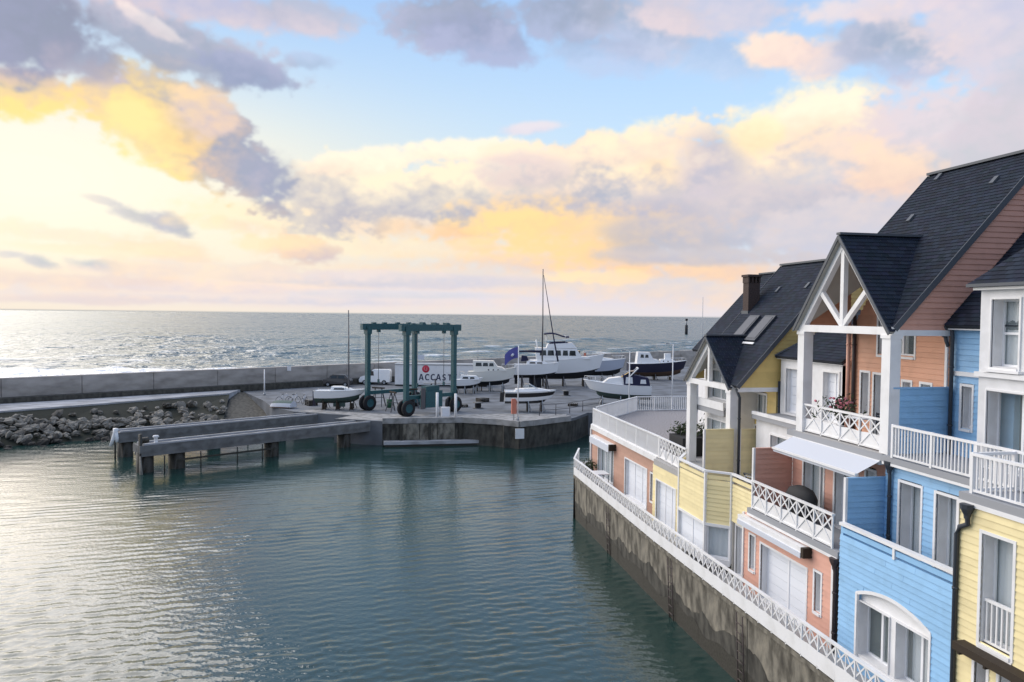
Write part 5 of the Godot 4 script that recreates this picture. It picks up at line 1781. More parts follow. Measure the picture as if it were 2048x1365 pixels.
# hull along +x (bow), keel at y = 0. Returns nothing; adds bottom, topsides, deck as parts
func hull(p: Node3D, l: float, b: float, mid: float, bow: float, chine: float, top: Material, bottom: Material, deck: Material, stripe: Material = null, full := 2.4, rake := 0.75) -> void:
	var n := 14
	var S := []
	for i in n + 1:
		var t := float(i) / n
		var hb := b * 0.5 * (0.86 + 0.14 * sin(minf(t * 2.2, 1.0) * PI * 0.5)) * pow(1.0 - pow(t, full * 1.35), 0.75) + 0.012
		var sheer := mid + (bow - mid) * pow(t, 2.0) + 0.04 * (1.0 - t)
		var ch := chine * (1.0 + 0.9 * pow(t, 3.0))
		var keel := chine * 0.9 * pow(t, 5.0)
		var x := l * t
		S.append([x - rake * pow(t, 3.0) * 1.0, x - rake * 0.45 * pow(t, 3.0), x, keel, ch, sheer, hb])
	for part in (["bottom", "topsides"] if stripe == null else ["bottom", "topsides", "stripe"]):
		var s := surf(true)
		for side in [1.0, -1.0]:
			var rings := []
			for q in S:
				var r := []
				var k := [Vector3(q[0], q[3], 0.0), Vector3(q[0] + 0.1 * (q[1] - q[0]), lerpf(q[3], q[4], 0.55), q[6] * 0.52 * side), Vector3(q[1], q[4], q[6] * 0.82 * side)]
				var m1 := Vector3(lerpf(q[1], q[2], 0.4), lerpf(q[4], q[5], 0.4), q[6] * 0.93 * side)
				var m2 := Vector3(lerpf(q[1], q[2], 0.85), lerpf(q[4], q[5], 0.85), q[6] * 0.98 * side)
				var g := Vector3(q[2], q[5], q[6] * side)
				if part == "bottom":
					r = k
				elif part == "topsides":
					r = [k[2], m1] if stripe else [k[2], m1, m2, g]
				else:
					r = [m1, m2]
				if side < 0.0:
					r.reverse()
				rings.append(r)
			loft(s, rings, false, false)
			if part == "topsides" and stripe:
				rings = []
				for q in S:
					var m2 := Vector3(lerpf(q[1], q[2], 0.85), lerpf(q[4], q[5], 0.85), q[6] * 0.98 * side)
					var g := Vector3(q[2], q[5], q[6] * side)
					rings.append([m2, g] if side > 0.0 else [g, m2])
				loft(s, rings, false, false)
		put(p, part, done(s), {"bottom": bottom, "topsides": top, "stripe": stripe}[part])
	var s := surf()
	for i in n:
		var a: Array = S[i]
		var c: Array = S[i + 1]
		quad(s, Vector3(a[2], a[5] - 0.05, a[6]), Vector3(c[2], c[5] - 0.05, c[6]), Vector3(c[2], c[5] - 0.05, -c[6]), Vector3(a[2], a[5] - 0.05, -a[6]))
	put(p, "deck", done(s), deck)
	s = surf()
	var a: Array = S[0]
	var q := [Vector3(a[0], a[3], 0), Vector3(a[0], lerpf(a[3], a[4], 0.55), a[6] * 0.52), Vector3(a[1], a[4], a[6] * 0.82), Vector3(a[2], a[5], a[6])]
	for i in 3:
		quad(s, q[i], q[i + 1], q[i + 1] * Vector3(1, 1, -1), q[i] * Vector3(1, 1, -1))
	put(p, "transom", done(s), top)
	s = surf(true)
	for side in [1.0, -1.0]:
		var pts := []
		for k in S:
			pts.append(Vector3(k[2], k[5], k[6] * side))
		tube(s, pts, 0.035, 6)
	put(p, "rubbing_strake", done(s), deck)

# superstructure: a side profile (x, y) drawn out to half widths at its foot and its roof
func cabin(p: Node3D, called: String, m: Material, prof: Array, w0: float, w1: float, y0: float, y1: float) -> void:
	var s := surf()
	var f := func(v: Vector2, side: float) -> Vector3: return Vector3(v.x, v.y, side * lerpf(w0, w1, clampf((v.y - y0) / maxf(y1 - y0, 0.01), 0, 1)))
	var n := prof.size()
	var pv := PackedVector2Array(prof)
	var t := Geometry2D.triangulate_polygon(pv)
	for side in [1.0, -1.0]:
		for i in range(0, t.size(), 3):
			var v := [f.call(pv[t[i]], side), f.call(pv[t[i + 1]], side), f.call(pv[t[i + 2]], side)]
			if (v[1] - v[0]).cross(v[2] - v[0]).z * side < 0.0:
				v.reverse()
			tri(s, v[0], v[1], v[2])
	var area := 0.0
	for i in n:
		area += pv[i].cross(pv[(i + 1) % n])
	for i in n:
		var a := pv[i]
		var b := pv[(i + 1) % n]
		if area > 0.0:
			quad(s, f.call(a, 1.0), f.call(a, -1.0), f.call(b, -1.0), f.call(b, 1.0))
		else:
			quad(s, f.call(b, 1.0), f.call(b, -1.0), f.call(a, -1.0), f.call(a, 1.0))
	put(p, called, done(s), m)

# side windows: the same quad on both sides of the cabin
func side_windows(p: Node3D, m: Material, rects: Array, w0: float, w1: float, y0: float, y1: float, slant := 0.0) -> void:
	for r in rects:
		for side in [1.0, -1.0]:
			var s := surf()
			var c := []
			for k in [[r[0], r[2]], [r[1], r[2]], [r[1] - slant, r[3]], [r[0] + slant, r[3]]]:
				c.append(Vector3(k[0], k[1], side * (lerpf(w0, w1, clampf((k[1] - y0) / (y1 - y0), 0, 1)) + 0.012)))
			if side < 0.0:
				c.reverse()
			quad(s, c[0], c[1], c[2], c[3])
			for i in 4:
				quad(s, c[i] - Vector3(0, 0, side * 0.02), c[(i + 1) % 4] - Vector3(0, 0, side * 0.02), c[(i + 1) % 4], c[i])
			put(p, "window", done(s), m)

func stands(p: Node3D, l: float, b: float, lift: float, m: Material) -> void:
	for t in [0.18, 0.45, 0.72]:
		for e in [-1.0, 1.0]:
			bar(p, "stand", m, Vector3(l * t, -lift, e * b * 0.55), Vector3(l * t, 0.45, e * b * 0.36), 0.07, 0.07)
			bar(p, "stand", m, Vector3(l * t + 0.35, -lift, e * b * 0.5), Vector3(l * t, 0.3, e * b * 0.38), 0.05, 0.05)
		pb(p, "keel_block", M.wood_dark, Vector3(l * t - 0.12, -lift, -0.3), Vector3(l * t + 0.12, 0.03, 0.3))

func bow_rail(p: Node3D, l: float, b: float, y: float, from: float, h := 0.5) -> void:
	var pts := []
	var n := 9
	for i in n:
		var t := lerpf(from, 0.985, minf(i, 4.0) / 4.0) if i <= 4 else lerpf(0.985, from, (i - 4.0) / 4.0)
		var hb := b * 0.44 * pow(maxf(0.0, 1.0 - pow(t, 3.2)), 0.75)
		pts.append(Vector3(l * t, y + h + 0.1 * (t - from), hb * (1.0 if i <= 4 else -1.0)))
	rod(p, "bow_rail", M.steel, pts, 0.02, 6)
	for i in n:
		rod(p, "rail_post", M.steel, [pts[i] + Vector3(0, -h - 0.1, 0), pts[i]], 0.015, 5)

func boat(called: String, label: String, at_: Vector3, lift: float, turn: float, l: float) -> Node3D:
	var q := Vector3(cos(turn), 0, -sin(turn))
	var o := thing(called, label, "boat", at_ - q * l * 0.5 + Vector3(0, lift, 0), turn, "boats laid up in the yard")
	return o

func make_yard() -> void:
	mat("hull_white", 0.78, 0.79, 0.80, 0.25)
	mat("hull_cream", 0.72, 0.71, 0.66, 0.3)
	mat("hull_grey", 0.42, 0.46, 0.55, 0.3)
	mat("navy", 0.012, 0.013, 0.035, 0.3)
	mat("black", 0.008, 0.008, 0.010, 0.4)
	mat("antifoul", 0.012, 0.014, 0.02, 0.8)
	mat("antifoul_green", 0.06, 0.10, 0.09, 0.8)
	mat("tint", 0.012, 0.015, 0.02, 0.08)
	mat("steel", 0.55, 0.57, 0.6, 0.3, 0.7)
	mat("spar", 0.10, 0.10, 0.11, 0.4, 0.3)
	mat("teak", 0.12, 0.07, 0.045, 0.7)
	grain(mat("teal", 0.02, 0.135, 0.165, 0.45), coarse_tex(), 0.4)
	mat("teal_dark", 0.012, 0.075, 0.09, 0.55)
	mat("tyre", 0.010, 0.010, 0.012, 0.85)
	mat("red", 0.55, 0.03, 0.06, 0.5)
	mat("orange_red", 0.62, 0.2, 0.13, 0.7)
	mat("violet", 0.11, 0.11, 0.36, 0.85)
	mat("ink", 0.012, 0.018, 0.06, 0.6)
	mat("galv", 0.33, 0.35, 0.37, 0.5, 0.5)
	mat("canvas_navy", 0.012, 0.014, 0.045, 0.9)
	mat("green", 0.02, 0.10, 0.05, 0.7)
	travel_lift()
	boats()
	vehicles()
	shop()
	furniture()

func wheel(p: Node3D, c: Vector3, r: float, w: float, axis: Vector3, rim: Material) -> void:
	var o := sub(p, "wheel", Transform3D(Basis(Quaternion(Vector3.UP, axis)), c))
	var s := surf(true)
	lathe(s, [Vector2(r * 0.55, -w * 0.5), Vector2(r * 0.92, -w * 0.5), Vector2(r, -w * 0.3), Vector2(r, w * 0.3), Vector2(r * 0.92, w * 0.5), Vector2(r * 0.55, w * 0.5)], 20)
	put(o, "tyre", done(s), M.tyre)
	s = surf(true)
	lathe(s, [Vector2(0.0, -w * 0.35), Vector2(r * 0.5, -w * 0.38), Vector2(r * 0.56, -w * 0.5), Vector2(r * 0.56, w * 0.5), Vector2(r * 0.5, w * 0.38), Vector2(r * 0.2, w * 0.42), Vector2(0.0, w * 0.45)], 16)
	put(o, "rim", done(s), rim)

func travel_lift() -> void:
	var A := Vector3(0.76, Y0, -78.65)
	var B := Vector3(4.3, Y0, -73.64)
	var u := Vector3(0.84, 0, -0.542).normalized()
	var C := A + u * 5.8
	var D := B + u * 5.8
	var o := thing("travel_lift", "tall teal four legged boat hoist on rubber wheels", "boat hoist", A)
	var t := 8.15
	var up := Vector3(0, 1, 0)
	var acr := (B - A).normalized()
	for q in [A, B, C, D]:
		var b: Vector3 = q - A
		bar(o, "leg", M.teal, b + up * 1.2, b + up * t, 0.44, 0.40, u)
		bar(o, "leg_flange", M.teal, b + up * (t - 0.5), b + up * (t + 0.32), 0.62, 0.58, u)
		bar(o, "axle_fork", M.teal, b + up * 0.55, b + up * 1.5, 0.3, 0.6, u)
		wheel(o, b + up * 0.76 + acr * 0.34, 0.76, 0.3, acr, M.teal_dark)
		wheel(o, b + up * 0.76 - acr * 0.34, 0.76, 0.3, acr, M.teal_dark)
	for q in [[A, C], [B, D]]:
		var a: Vector3 = q[0] - A
		var b: Vector3 = q[1] - A
		bar(o, "top_beam", M.teal, a - u * 0.75 + up * (t + 0.22), b + u * 0.75 + up * (t + 0.22), 0.46, 0.62)
		bar(o, "sill_beam", M.teal, a + up * 1.75, b + up * 1.75, 0.3, 0.36)
		for f in [0.12, 0.34, 0.62, 0.86]:
			var c := a.lerp(b, f) + up * (t + 0.62)
			bar(o, "winch", M.teal_dark, c - u * 0.2 - up * 0.05, c + u * 0.2 - up * 0.05, 0.34, 0.18)
		for f in [0.22, 0.78]:
			var c := a.lerp(b, f)
			bar(o, "hoist_block", M.teal_dark, c + up * (t - 0.35), c + up * (t - 0.05), 0.3, 0.3, u)
			rod(o, "hoist_cable", M.spar, [c + up * (t - 0.3), c + up * 3.0], 0.025, 5)
			bar(o, "sling_hook", M.teal_dark, c + up * 2.7, c + up * 3.05, 0.2, 0.14, u)
	bar(o, "cross_beam", M.teal, C - A + up * (t + 0.2), D - A + up * (t + 0.2), 0.44, 0.6)
	for f in [0.2, 0.5, 0.8]:
		var c := (C - A).lerp(D - A, f) + up * (t + 0.58)
		bar(o, "pulley", M.teal_dark, c - acr * 0.3, c + acr * 0.3, 0.3, 0.22)
	# engine house and driver's step on the near side frame
	var e := B - A + u * 2.9 + acr * 0.1
	bar(o, "engine_house", M.teal, e - u * 1.0 + up * 1.5, e + u * 1.0 + up * 1.5, 1.0, 1.6)
	bar(o, "engine_cover", M.teal_dark, e - u * 0.9 + up * 2.5, e + u * 0.7 + up * 2.5, 0.8, 0.5)
	bar(o, "exhaust", M.spar, e + u * 0.5 + up * 2.6, e + u * 0.5 + up * 3.4, 0.12, 0.12, u)
	bar(o, "step", M.spar, e - u * 1.3 + up * 0.6 + acr * 0.4, e - u * 1.3 + up * 2.6 + acr * 0.4, 0.1, 0.5, u)

func boats() -> void:
	var R := 0.0
	# 1 small sailing boat with a bare mast
	var o := boat("sailing_dinghy", "small white sailing boat with thin bare mast beside the hoist", Vector3(-1.9, Y0, -79.8), 0.6, -PLANE, 5.1)
	hull(o, 5.1, 1.9, 1.25, 1.45, 0.55, M.hull_white, M.antifoul_green, M.hull_white, null, 2.2, 0.7)
	cabin(o, "coachroof", M.hull_white, [Vector2(1.6, 1.2), Vector2(3.9, 1.3), Vector2(3.5, 1.5), Vector2(2.6, 1.72), Vector2(1.7, 1.72)], 0.62, 0.5, 1.2, 1.7)
	side_windows(o, M.tint, [[1.95, 3.05, 1.42, 1.58]], 0.62, 0.5, 1.2, 1.7, 0.06)
	rod(o, "mast", M.spar, [Vector3(3.35, 1.5, 0), Vector3(3.35, 5.0, 0), Vector3(3.3, 9.4, 0)], 0.07, 8, 0.05)
	rod(o, "shroud", M.spar, [Vector3(3.2, 1.3, 0.8), Vector3(3.35, 7.4, 0)], 0.012, 4)
	rod(o, "shroud", M.spar, [Vector3(3.2, 1.3, -0.8), Vector3(3.35, 7.4, 0)], 0.012, 4)
	pb(o, "rudder", M.navy, Vector3(-0.28, -0.3, -0.03), Vector3(0.02, 1.2, 0.03))
	pb(o, "keel_fin", M.antifoul_green, Vector3(1.8, -0.35, -0.05), Vector3(3.0, 0.1, 0.05))
	stands(o, 5.1, 1.9, 0.6, M.wood_dark)
	# 2 small cabin boat
	o = boat("cabin_boat", "small white cabin boat with two dark side windows", Vector3(12.9, Y0, -94.4), 0.55, -PLANE, 3.9)
	hull(o, 3.9, 1.7, 1.1, 1.4, 0.4, M.hull_white, M.antifoul, M.hull_white)
	cabin(o, "cuddy", M.hull_white, [Vector2(1.1, 1.05), Vector2(3.5, 1.2), Vector2(3.1, 1.62), Vector2(1.2, 1.72)], 0.72, 0.6, 1.05, 1.7)
	side_windows(o, M.tint, [[1.45, 2.2, 1.28, 1.52], [2.35, 2.95, 1.28, 1.5]], 0.72, 0.6, 1.05, 1.7, 0.08)
	cabin(o, "windscreen", M.glass, [Vector2(1.1, 1.72), Vector2(1.9, 1.7), Vector2(1.5, 2.1), Vector2(1.1, 2.1)], 0.58, 0.5, 1.7, 2.1)
	stands(o, 3.9, 1.7, 0.55, M.galv)
	# 3 cruiser with wheelhouse
	o = boat("wheelhouse_cruiser", "cream motor cruiser with long dark wheelhouse windows", Vector3(16.5, Y0, -96.9), 0.7, -PLANE, 6.1)
	hull(o, 6.1, 2.3, 1.75, 2.35, 0.55, M.hull_cream, M.antifoul, M.hull_cream, null, 2.4, 0.9)
	cabin(o, "deckhouse", M.hull_cream, [Vector2(0.7, 1.7), Vector2(4.9, 1.95), Vector2(4.3, 2.35), Vector2(3.7, 2.45), Vector2(3.2, 3.15), Vector2(0.6, 3.2)], 0.95, 0.8, 1.7, 3.2)
	side_windows(o, M.tint, [[0.95, 1.75, 2.5, 2.95], [1.85, 2.55, 2.5, 2.93], [2.65, 3.25, 2.5, 2.9]], 0.95, 0.8, 1.7, 3.2, 0.07)
	for k in 3:
		rod(o, "porthole", M.tint, [Vector3(2.6 + 0.6 * k, 2.05, -0.93), Vector3(2.6 + 0.6 * k, 2.05, 0.93)], 0.1, 10)
	rod(o, "aerial", M.spar, [Vector3(1.2, 3.2, 0), Vector3(1.2, 4.6, 0)], 0.02, 5)
	bow_rail(o, 6.1, 2.3, 2.2, 0.7)
	stands(o, 6.1, 2.3, 0.7, M.galv)
	# 4 sailing yacht
	o = boat("sailing_yacht", "white sailing yacht with tall mast and dark boom cover", Vector3(22.6, Y0, -98.4), 1.5, -PLANE, 5.9)
	hull(o, 5.9, 2.3, 1.75, 2.05, 0.45, M.hull_white, M.antifoul, M.hull_white, null, 2.2, 0.6)
	pb(o, "keel_fin", M.antifoul, Vector3(2.0, -1.45, -0.1), Vector3(3.6, 0.15, 0.1))
	pb(o, "rudder", M.antifoul, Vector3(0.1, -0.8, -0.04), Vector3(0.5, 0.6, 0.04))
	cabin(o, "coachroof", M.hull_white, [Vector2(1.6, 1.7), Vector2(4.5, 1.85), Vector2(4.1, 2.15), Vector2(1.7, 2.35)], 0.8, 0.65, 1.7, 2.3)
	side_windows(o, M.tint, [[2.0, 2.8, 1.92, 2.12], [2.95, 3.7, 1.92, 2.1]], 0.8, 0.65, 1.7, 2.3, 0.05)
	cabin(o, "spray_hood", M.canvas_navy, [Vector2(0.9, 2.2), Vector2(1.9, 2.3), Vector2(1.7, 2.85), Vector2(1.0, 2.95)], 0.75, 0.6, 2.2, 2.9)
	rod(o, "mast", M.spar, [Vector3(3.7, 1.9, 0), Vector3(3.7, 8.0, 0), Vector3(3.65, 14.2, 0)], 0.09, 8, 0.06)
	rod(o, "boom_cover", M.canvas_navy, [Vector3(3.6, 3.45, 0), Vector3(2.0, 3.5, 0), Vector3(0.6, 3.45, 0)], 0.17, 8, 0.1)
	rod(o, "furled_genoa", M.canvas_navy, [Vector3(5.75, 2.2, 0), Vector3(5.1, 5.5, 0), Vector3(3.75, 13.4, 0)], 0.12, 7, 0.03)
	for e in [-1.0, 1.0]:
		rod(o, "shroud", M.spar, [Vector3(3.6, 1.8, e * 1.05), Vector3(3.68, 11.5, 0)], 0.014, 4)
	rod(o, "spreader", M.spar, [Vector3(3.68, 8.0, -0.6), Vector3(3.68, 8.0, 0.6)], 0.02, 5)
	for t in [0.1, 0.35, 0.6, 0.9]:
		for e in [-1.0, 1.0]:
			rod(o, "stanchion", M.steel, [Vector3(5.9 * t, 1.75, e * 0.9 * (1.0 - t * t * 0.6)), Vector3(5.9 * t, 2.35, e * 0.9 * (1.0 - t * t * 0.6))], 0.015, 5)
	stands(o, 5.9, 2.3, 1.5, M.spar)
	# 5 trawler yacht
	o = boat("trawler_yacht", "large white motor yacht with flybridge and dark sun canopy", Vector3(27.9, Y0, -102.8), 0.95, -PLANE, 10.2)
	hull(o, 10.2, 3.4, 2.55, 3.5, 0.85, M.hull_white, M.antifoul, M.hull_white, null, 2.6, 1.3)
	cabin(o, "deckhouse", M.hull_white, [Vector2(0.9, 2.5), Vector2(8.2, 2.9), Vector2(7.9, 3.1), Vector2(7.0, 3.2), Vector2(6.3, 4.25), Vector2(0.7, 4.3)], 1.4, 1.25, 2.5, 4.3)
	side_windows(o, M.tint, [[1.3, 2.2, 3.3, 4.0], [2.35, 3.25, 3.3, 4.0], [3.4, 4.2, 3.3, 4.0], [4.4, 5.15, 3.3, 4.0], [5.3, 6.2, 3.3, 3.98]], 1.4, 1.25, 2.5, 4.3, 0.08)
	for e in 3:
		pb(o, "windscreen", M.tint, Vector3(6.5, 3.35, -1.1 + 0.76 * e), Vector3(6.78, 3.95, -0.44 + 0.76 * e))
	cabin(o, "flybridge", M.hull_white, [Vector2(2.2, 4.3), Vector2(6.4, 4.3), Vector2(5.7, 5.05), Vector2(2.4, 4.85)], 1.25, 1.15, 4.3, 5.0)
	cabin(o, "flybridge_seat", M.canvas_navy, [Vector2(2.6, 4.86), Vector2(5.3, 5.0), Vector2(4.8, 5.2), Vector2(2.8, 5.1)], 0.9, 0.85, 4.8, 5.2)
	var s := surf(true)
	var rings := []
	for i in 8:
		var x := 1.9 + 3.4 * i / 7.0
		var y := 6.15 - 0.32 * smoothstep(0.35, 1.0, i / 7.0) + 0.1 * sin(i * 0.8)
		rings.append([Vector3(x, y - 0.06, -1.1), Vector3(x, y + 0.12, -0.6), Vector3(x, y + 0.16, 0), Vector3(x, y + 0.12, 0.6), Vector3(x, y - 0.06, 1.1), Vector3(x, y - 0.02, 0)])
	loft(s, rings)
	put(o, "sun_canopy", done(s), M.canvas_navy)
	for q in [[2.2, 1.0], [4.8, 1.0], [2.2, -1.0], [4.8, -1.0]]:
		rod(o, "canopy_pole", M.steel, [Vector3(q[0], 4.8, q[1]), Vector3(q[0], 6.05, q[1])], 0.025, 5)
	rod(o, "radar_mast", M.hull_white, [Vector3(1.0, 4.3, 0), Vector3(0.8, 5.4, 0)], 0.08, 8)
	pb(o, "lifebelt", M.orange_red, Vector3(7.3, 3.3, 1.05), Vector3(7.6, 3.7, 1.2))
	bow_rail(o, 10.2, 3.4, 3.1, 0.72, 0.7)
	stands(o, 10.2, 3.4, 0.95, M.spar)
	# 6 hull behind the trawler
	o = boat("grey_yacht", "pale grey hulled yacht with white deck behind the motor yacht", Vector3(35.0, Y0, -108.5), 0.9, -PLANE, 6.4)
	hull(o, 6.4, 2.4, 2.2, 2.6, 0.7, M.hull_grey, M.antifoul, M.hull_white, null, 2.2, 0.8)
	cabin(o, "coachroof", M.hull_white, [Vector2(1.4, 2.15), Vector2(5.0, 2.4), Vector2(4.5, 2.6), Vector2(1.6, 2.85)], 0.8, 0.65, 2.2, 2.8)
	bow_rail(o, 6.4, 2.4, 2.5, 0.7)
	stands(o, 6.4, 2.4, 0.9, M.spar)
	# 7 navy trawler
	o = boat("navy_launch", "dark navy hulled launch with white wheelhouse by the sea wall", Vector3(44.8, Y0, -112.3), 0.45, -PLANE, 9.0)
	hull(o, 9.0, 3.0, 2.0, 2.55, 0.7, M.navy, M.teak, M.hull_white, null, 2.5, 0.9)
	cabin(o, "wheelhouse", M.hull_white, [Vector2(1.2, 1.95), Vector2(4.8, 2.1), Vector2(4.4, 2.7), Vector2(3.7, 2.75), Vector2(3.2, 3.75), Vector2(1.4, 3.8)], 1.1, 0.95, 2.0, 3.8)
	side_windows(o, M.tint, [[1.75, 2.3, 2.95, 3.45], [2.45, 3.0, 2.95, 3.42]], 1.1, 0.95, 2.0, 3.8, 0.08)
	cabin(o, "fore_cabin", M.hull_white, [Vector2(4.8, 2.05), Vector2(7.2, 2.3), Vector2(6.8, 2.75), Vector2(4.9, 2.7)], 0.85, 0.7, 2.1, 2.7)
	cabin(o, "deck_box", M.hull_white, [Vector2(5.6, 2.7), Vector2(6.5, 2.7), Vector2(6.5, 3.6), Vector2(5.6, 3.6)], 0.4, 0.35, 2.7, 3.6)
	for k in 4:
		rod(o, "porthole", M.tint, [Vector3(3.9 + 0.7 * k, 2.42, -0.86), Vector3(3.9 + 0.7 * k, 2.42, 0.86)], 0.09, 10)
	bow_rail(o, 9.0, 3.0, 2.4, 0.72)
	stands(o, 9.0, 3.0, 0.45, M.spar)
	# 8 cruiser with a navy cockpit tent, bow towards the lift
	o = boat("tent_cruiser", "white sport cruiser with navy cockpit tent and clear panels", Vector3(27.9, Y0, -81.6), 0.5, PI - PLANE - 0.08, 7.4)
	hull(o, 7.4, 2.6, 1.55, 2.15, 0.6, M.hull_white, M.antifoul_green, M.hull_white, null, 2.3, 1.5)
	cabin(o, "deckhouse", M.hull_white, [Vector2(2.2, 1.5), Vector2(5.4, 1.75), Vector2(4.6, 2.35), Vector2(3.5, 2.5), Vector2(2.2, 2.45)], 1.0, 0.85, 1.5, 2.4)
	cabin(o, "cockpit_tent", M.canvas_navy, [Vector2(0.15, 1.55), Vector2(3.0, 1.6), Vector2(3.1, 2.75), Vector2(1.6, 2.72), Vector2(0.35, 2.45)], 1.16, 0.95, 1.5, 2.7)
	side_windows(o, M.curtain, [[2.05, 2.85, 1.85, 2.55], [0.6, 1.25, 1.85, 2.3]], 1.16, 0.95, 1.5, 2.7, 0.06)
	for e in [-1.0, 1.0]:
		bar(o, "radar_arch", M.hull_white, Vector3(2.4, 2.6, e * 0.95), Vector3(1.5, 3.5, e * 0.8), 0.16, 0.09)
	bar(o, "radar_arch", M.hull_white, Vector3(1.5, 3.5, -0.84), Vector3(1.5, 3.5, 0.84), 0.16, 0.1)
	bar(o, "windscreen_frame", M.hull_white, Vector3(3.4, 2.45, 0.8), Vector3(2.3, 3.2, 0.75), 0.06, 0.06)
	cabin(o, "windscreen", M.tint, [Vector2(2.0, 2.6), Vector2(3.3, 2.5), Vector2(2.3, 3.15), Vector2(1.8, 3.2)], 0.8, 0.72, 2.5, 3.2)
	bow_rail(o, 7.4, 2.6, 1.95, 0.66, 0.55)
	stands(o, 7.4, 2.6, 0.5, M.galv)
	# 9 black and white speedboat
	o = boat("speedboat", "white speedboat with broad black stripe on a metal cradle", Vector3(16.9, Y0, -76.2), 0.75, -PLANE + 0.06, 5.2)
	hull(o, 5.2, 2.0, 1.25, 1.4, 0.32, M.hull_white, M.black, M.hull_white, M.black, 2.3, 1.1)
	cabin(o, "foredeck", M.hull_white, [Vector2(1.0, 1.22), Vector2(4.6, 1.36), Vector2(3.6, 1.55), Vector2(2.9, 1.6), Vector2(1.1, 1.5)], 0.8, 0.6, 1.2, 1.6)
	cabin(o, "windscreen", M.glass, [Vector2(1.9, 1.5), Vector2(3.3, 1.52), Vector2(2.5, 2.0), Vector2(2.0, 2.0)], 0.66, 0.5, 1.5, 2.0)
	rod(o, "windscreen_frame", M.steel, [Vector3(3.3, 1.55, 0.6), Vector3(2.5, 2.0, 0.5), Vector3(2.5, 2.0, -0.5), Vector3(3.3, 1.55, -0.6)], 0.03, 6)
	cabin(o, "outboard", M.black, [Vector2(-0.5, 0.2), Vector2(-0.1, 0.2), Vector2(0.0, 1.2), Vector2(-0.45, 1.15)], 0.18, 0.14, 0.2, 1.2)
	stands(o, 5.2, 2.0, 0.75, M.galv)

func vehicle(called: String, label: String, cat: String, at_: Vector3, turn: float, prof: Array, glass: Array, w: float, m: Material, l: float) -> Node3D:
	var o := thing(called, label, cat, at_, turn)
	var y1 := 0.0
	for v in prof:
		y1 = maxf(y1, v.y)
	cabin(o, "body", m, prof, w * 0.5, w * 0.40, 0.85, y1)
	side_windows(o, M.tint, glass, w * 0.5, w * 0.40, 0.85, y1, 0.08)
	for x in [l * 0.19, l * 0.81]:
		for e in [-1.0, 1.0]:
			wheel(o, Vector3(x, 0.32, e * (w * 0.5 - 0.08)), 0.33, 0.2, Vector3(0, 0, e), M.galv)
	return o

func vehicles() -> void:
	mat("car_black", 0.012, 0.012, 0.015, 0.2)
	M.car_black.clearcoat_enabled = true
	var o := vehicle("parked_car", "black hatchback parked at the foot of the breakwater wall", "car", Vector3(-4.7, Y0, -105.4), -PLANE, [Vector2(0.05, 0.35), Vector2(3.65, 0.35), Vector2(3.7, 0.85), Vector2(3.5, 1.0), Vector2(2.9, 1.55), Vector2(1.3, 1.62), Vector2(0.75, 1.1), Vector2(0.05, 0.9)], [[1.05, 1.9, 1.08, 1.45], [2.0, 2.9, 1.08, 1.45]], 1.65, M.car_black, 3.7)
	pb(o, "headlight", M.hull_white, Vector3(0.02, 0.7, 0.45), Vector3(0.1, 0.88, 0.75))
	pb(o, "headlight", M.hull_white, Vector3(0.02, 0.7, -0.75), Vector3(0.1, 0.88, -0.45))
	pb(o, "windscreen", M.tint, Vector3(0.9, 1.1, -0.6), Vector3(1.02, 1.42, 0.6))
	o = vehicle("parked_van", "white panel van parked by the breakwater wall", "van", Vector3(0.0, Y0, -108.0), -PLANE, [Vector2(0.05, 0.35), Vector2(4.2, 0.35), Vector2(4.25, 1.9), Vector2(4.1, 2.05), Vector2(1.9, 2.05), Vector2(1.1, 1.3), Vector2(0.2, 1.05), Vector2(0.02, 0.7)], [[1.25, 2.05, 1.25, 1.85]], 1.85, M.hull_white, 4.25)
	pb(o, "headlight", M.tint, Vector3(0.0, 0.75, 0.5), Vector3(0.1, 0.95, 0.8))
	pb(o, "headlight", M.tint, Vector3(0.0, 0.75, -0.8), Vector3(0.1, 0.95, -0.5))
	pb(o, "bumper", M.black, Vector3(-0.03, 0.35, -0.85), Vector3(0.12, 0.6, 0.85))

func text(p: Node3D, t: String, m: Material, x: Transform3D, size: float, depth := 0.02) -> void:
	var f := SystemFont.new()
	f.font_names = PackedStringArray(["Droid Sans"])
	f.font_weight = 700
	var tm := TextMesh.new()
	tm.text = t
	tm.font = f
	tm.font_size = 64
	tm.pixel_size = size / 64.0
	tm.depth = depth
	put(p, "lettering", tm, m, x)

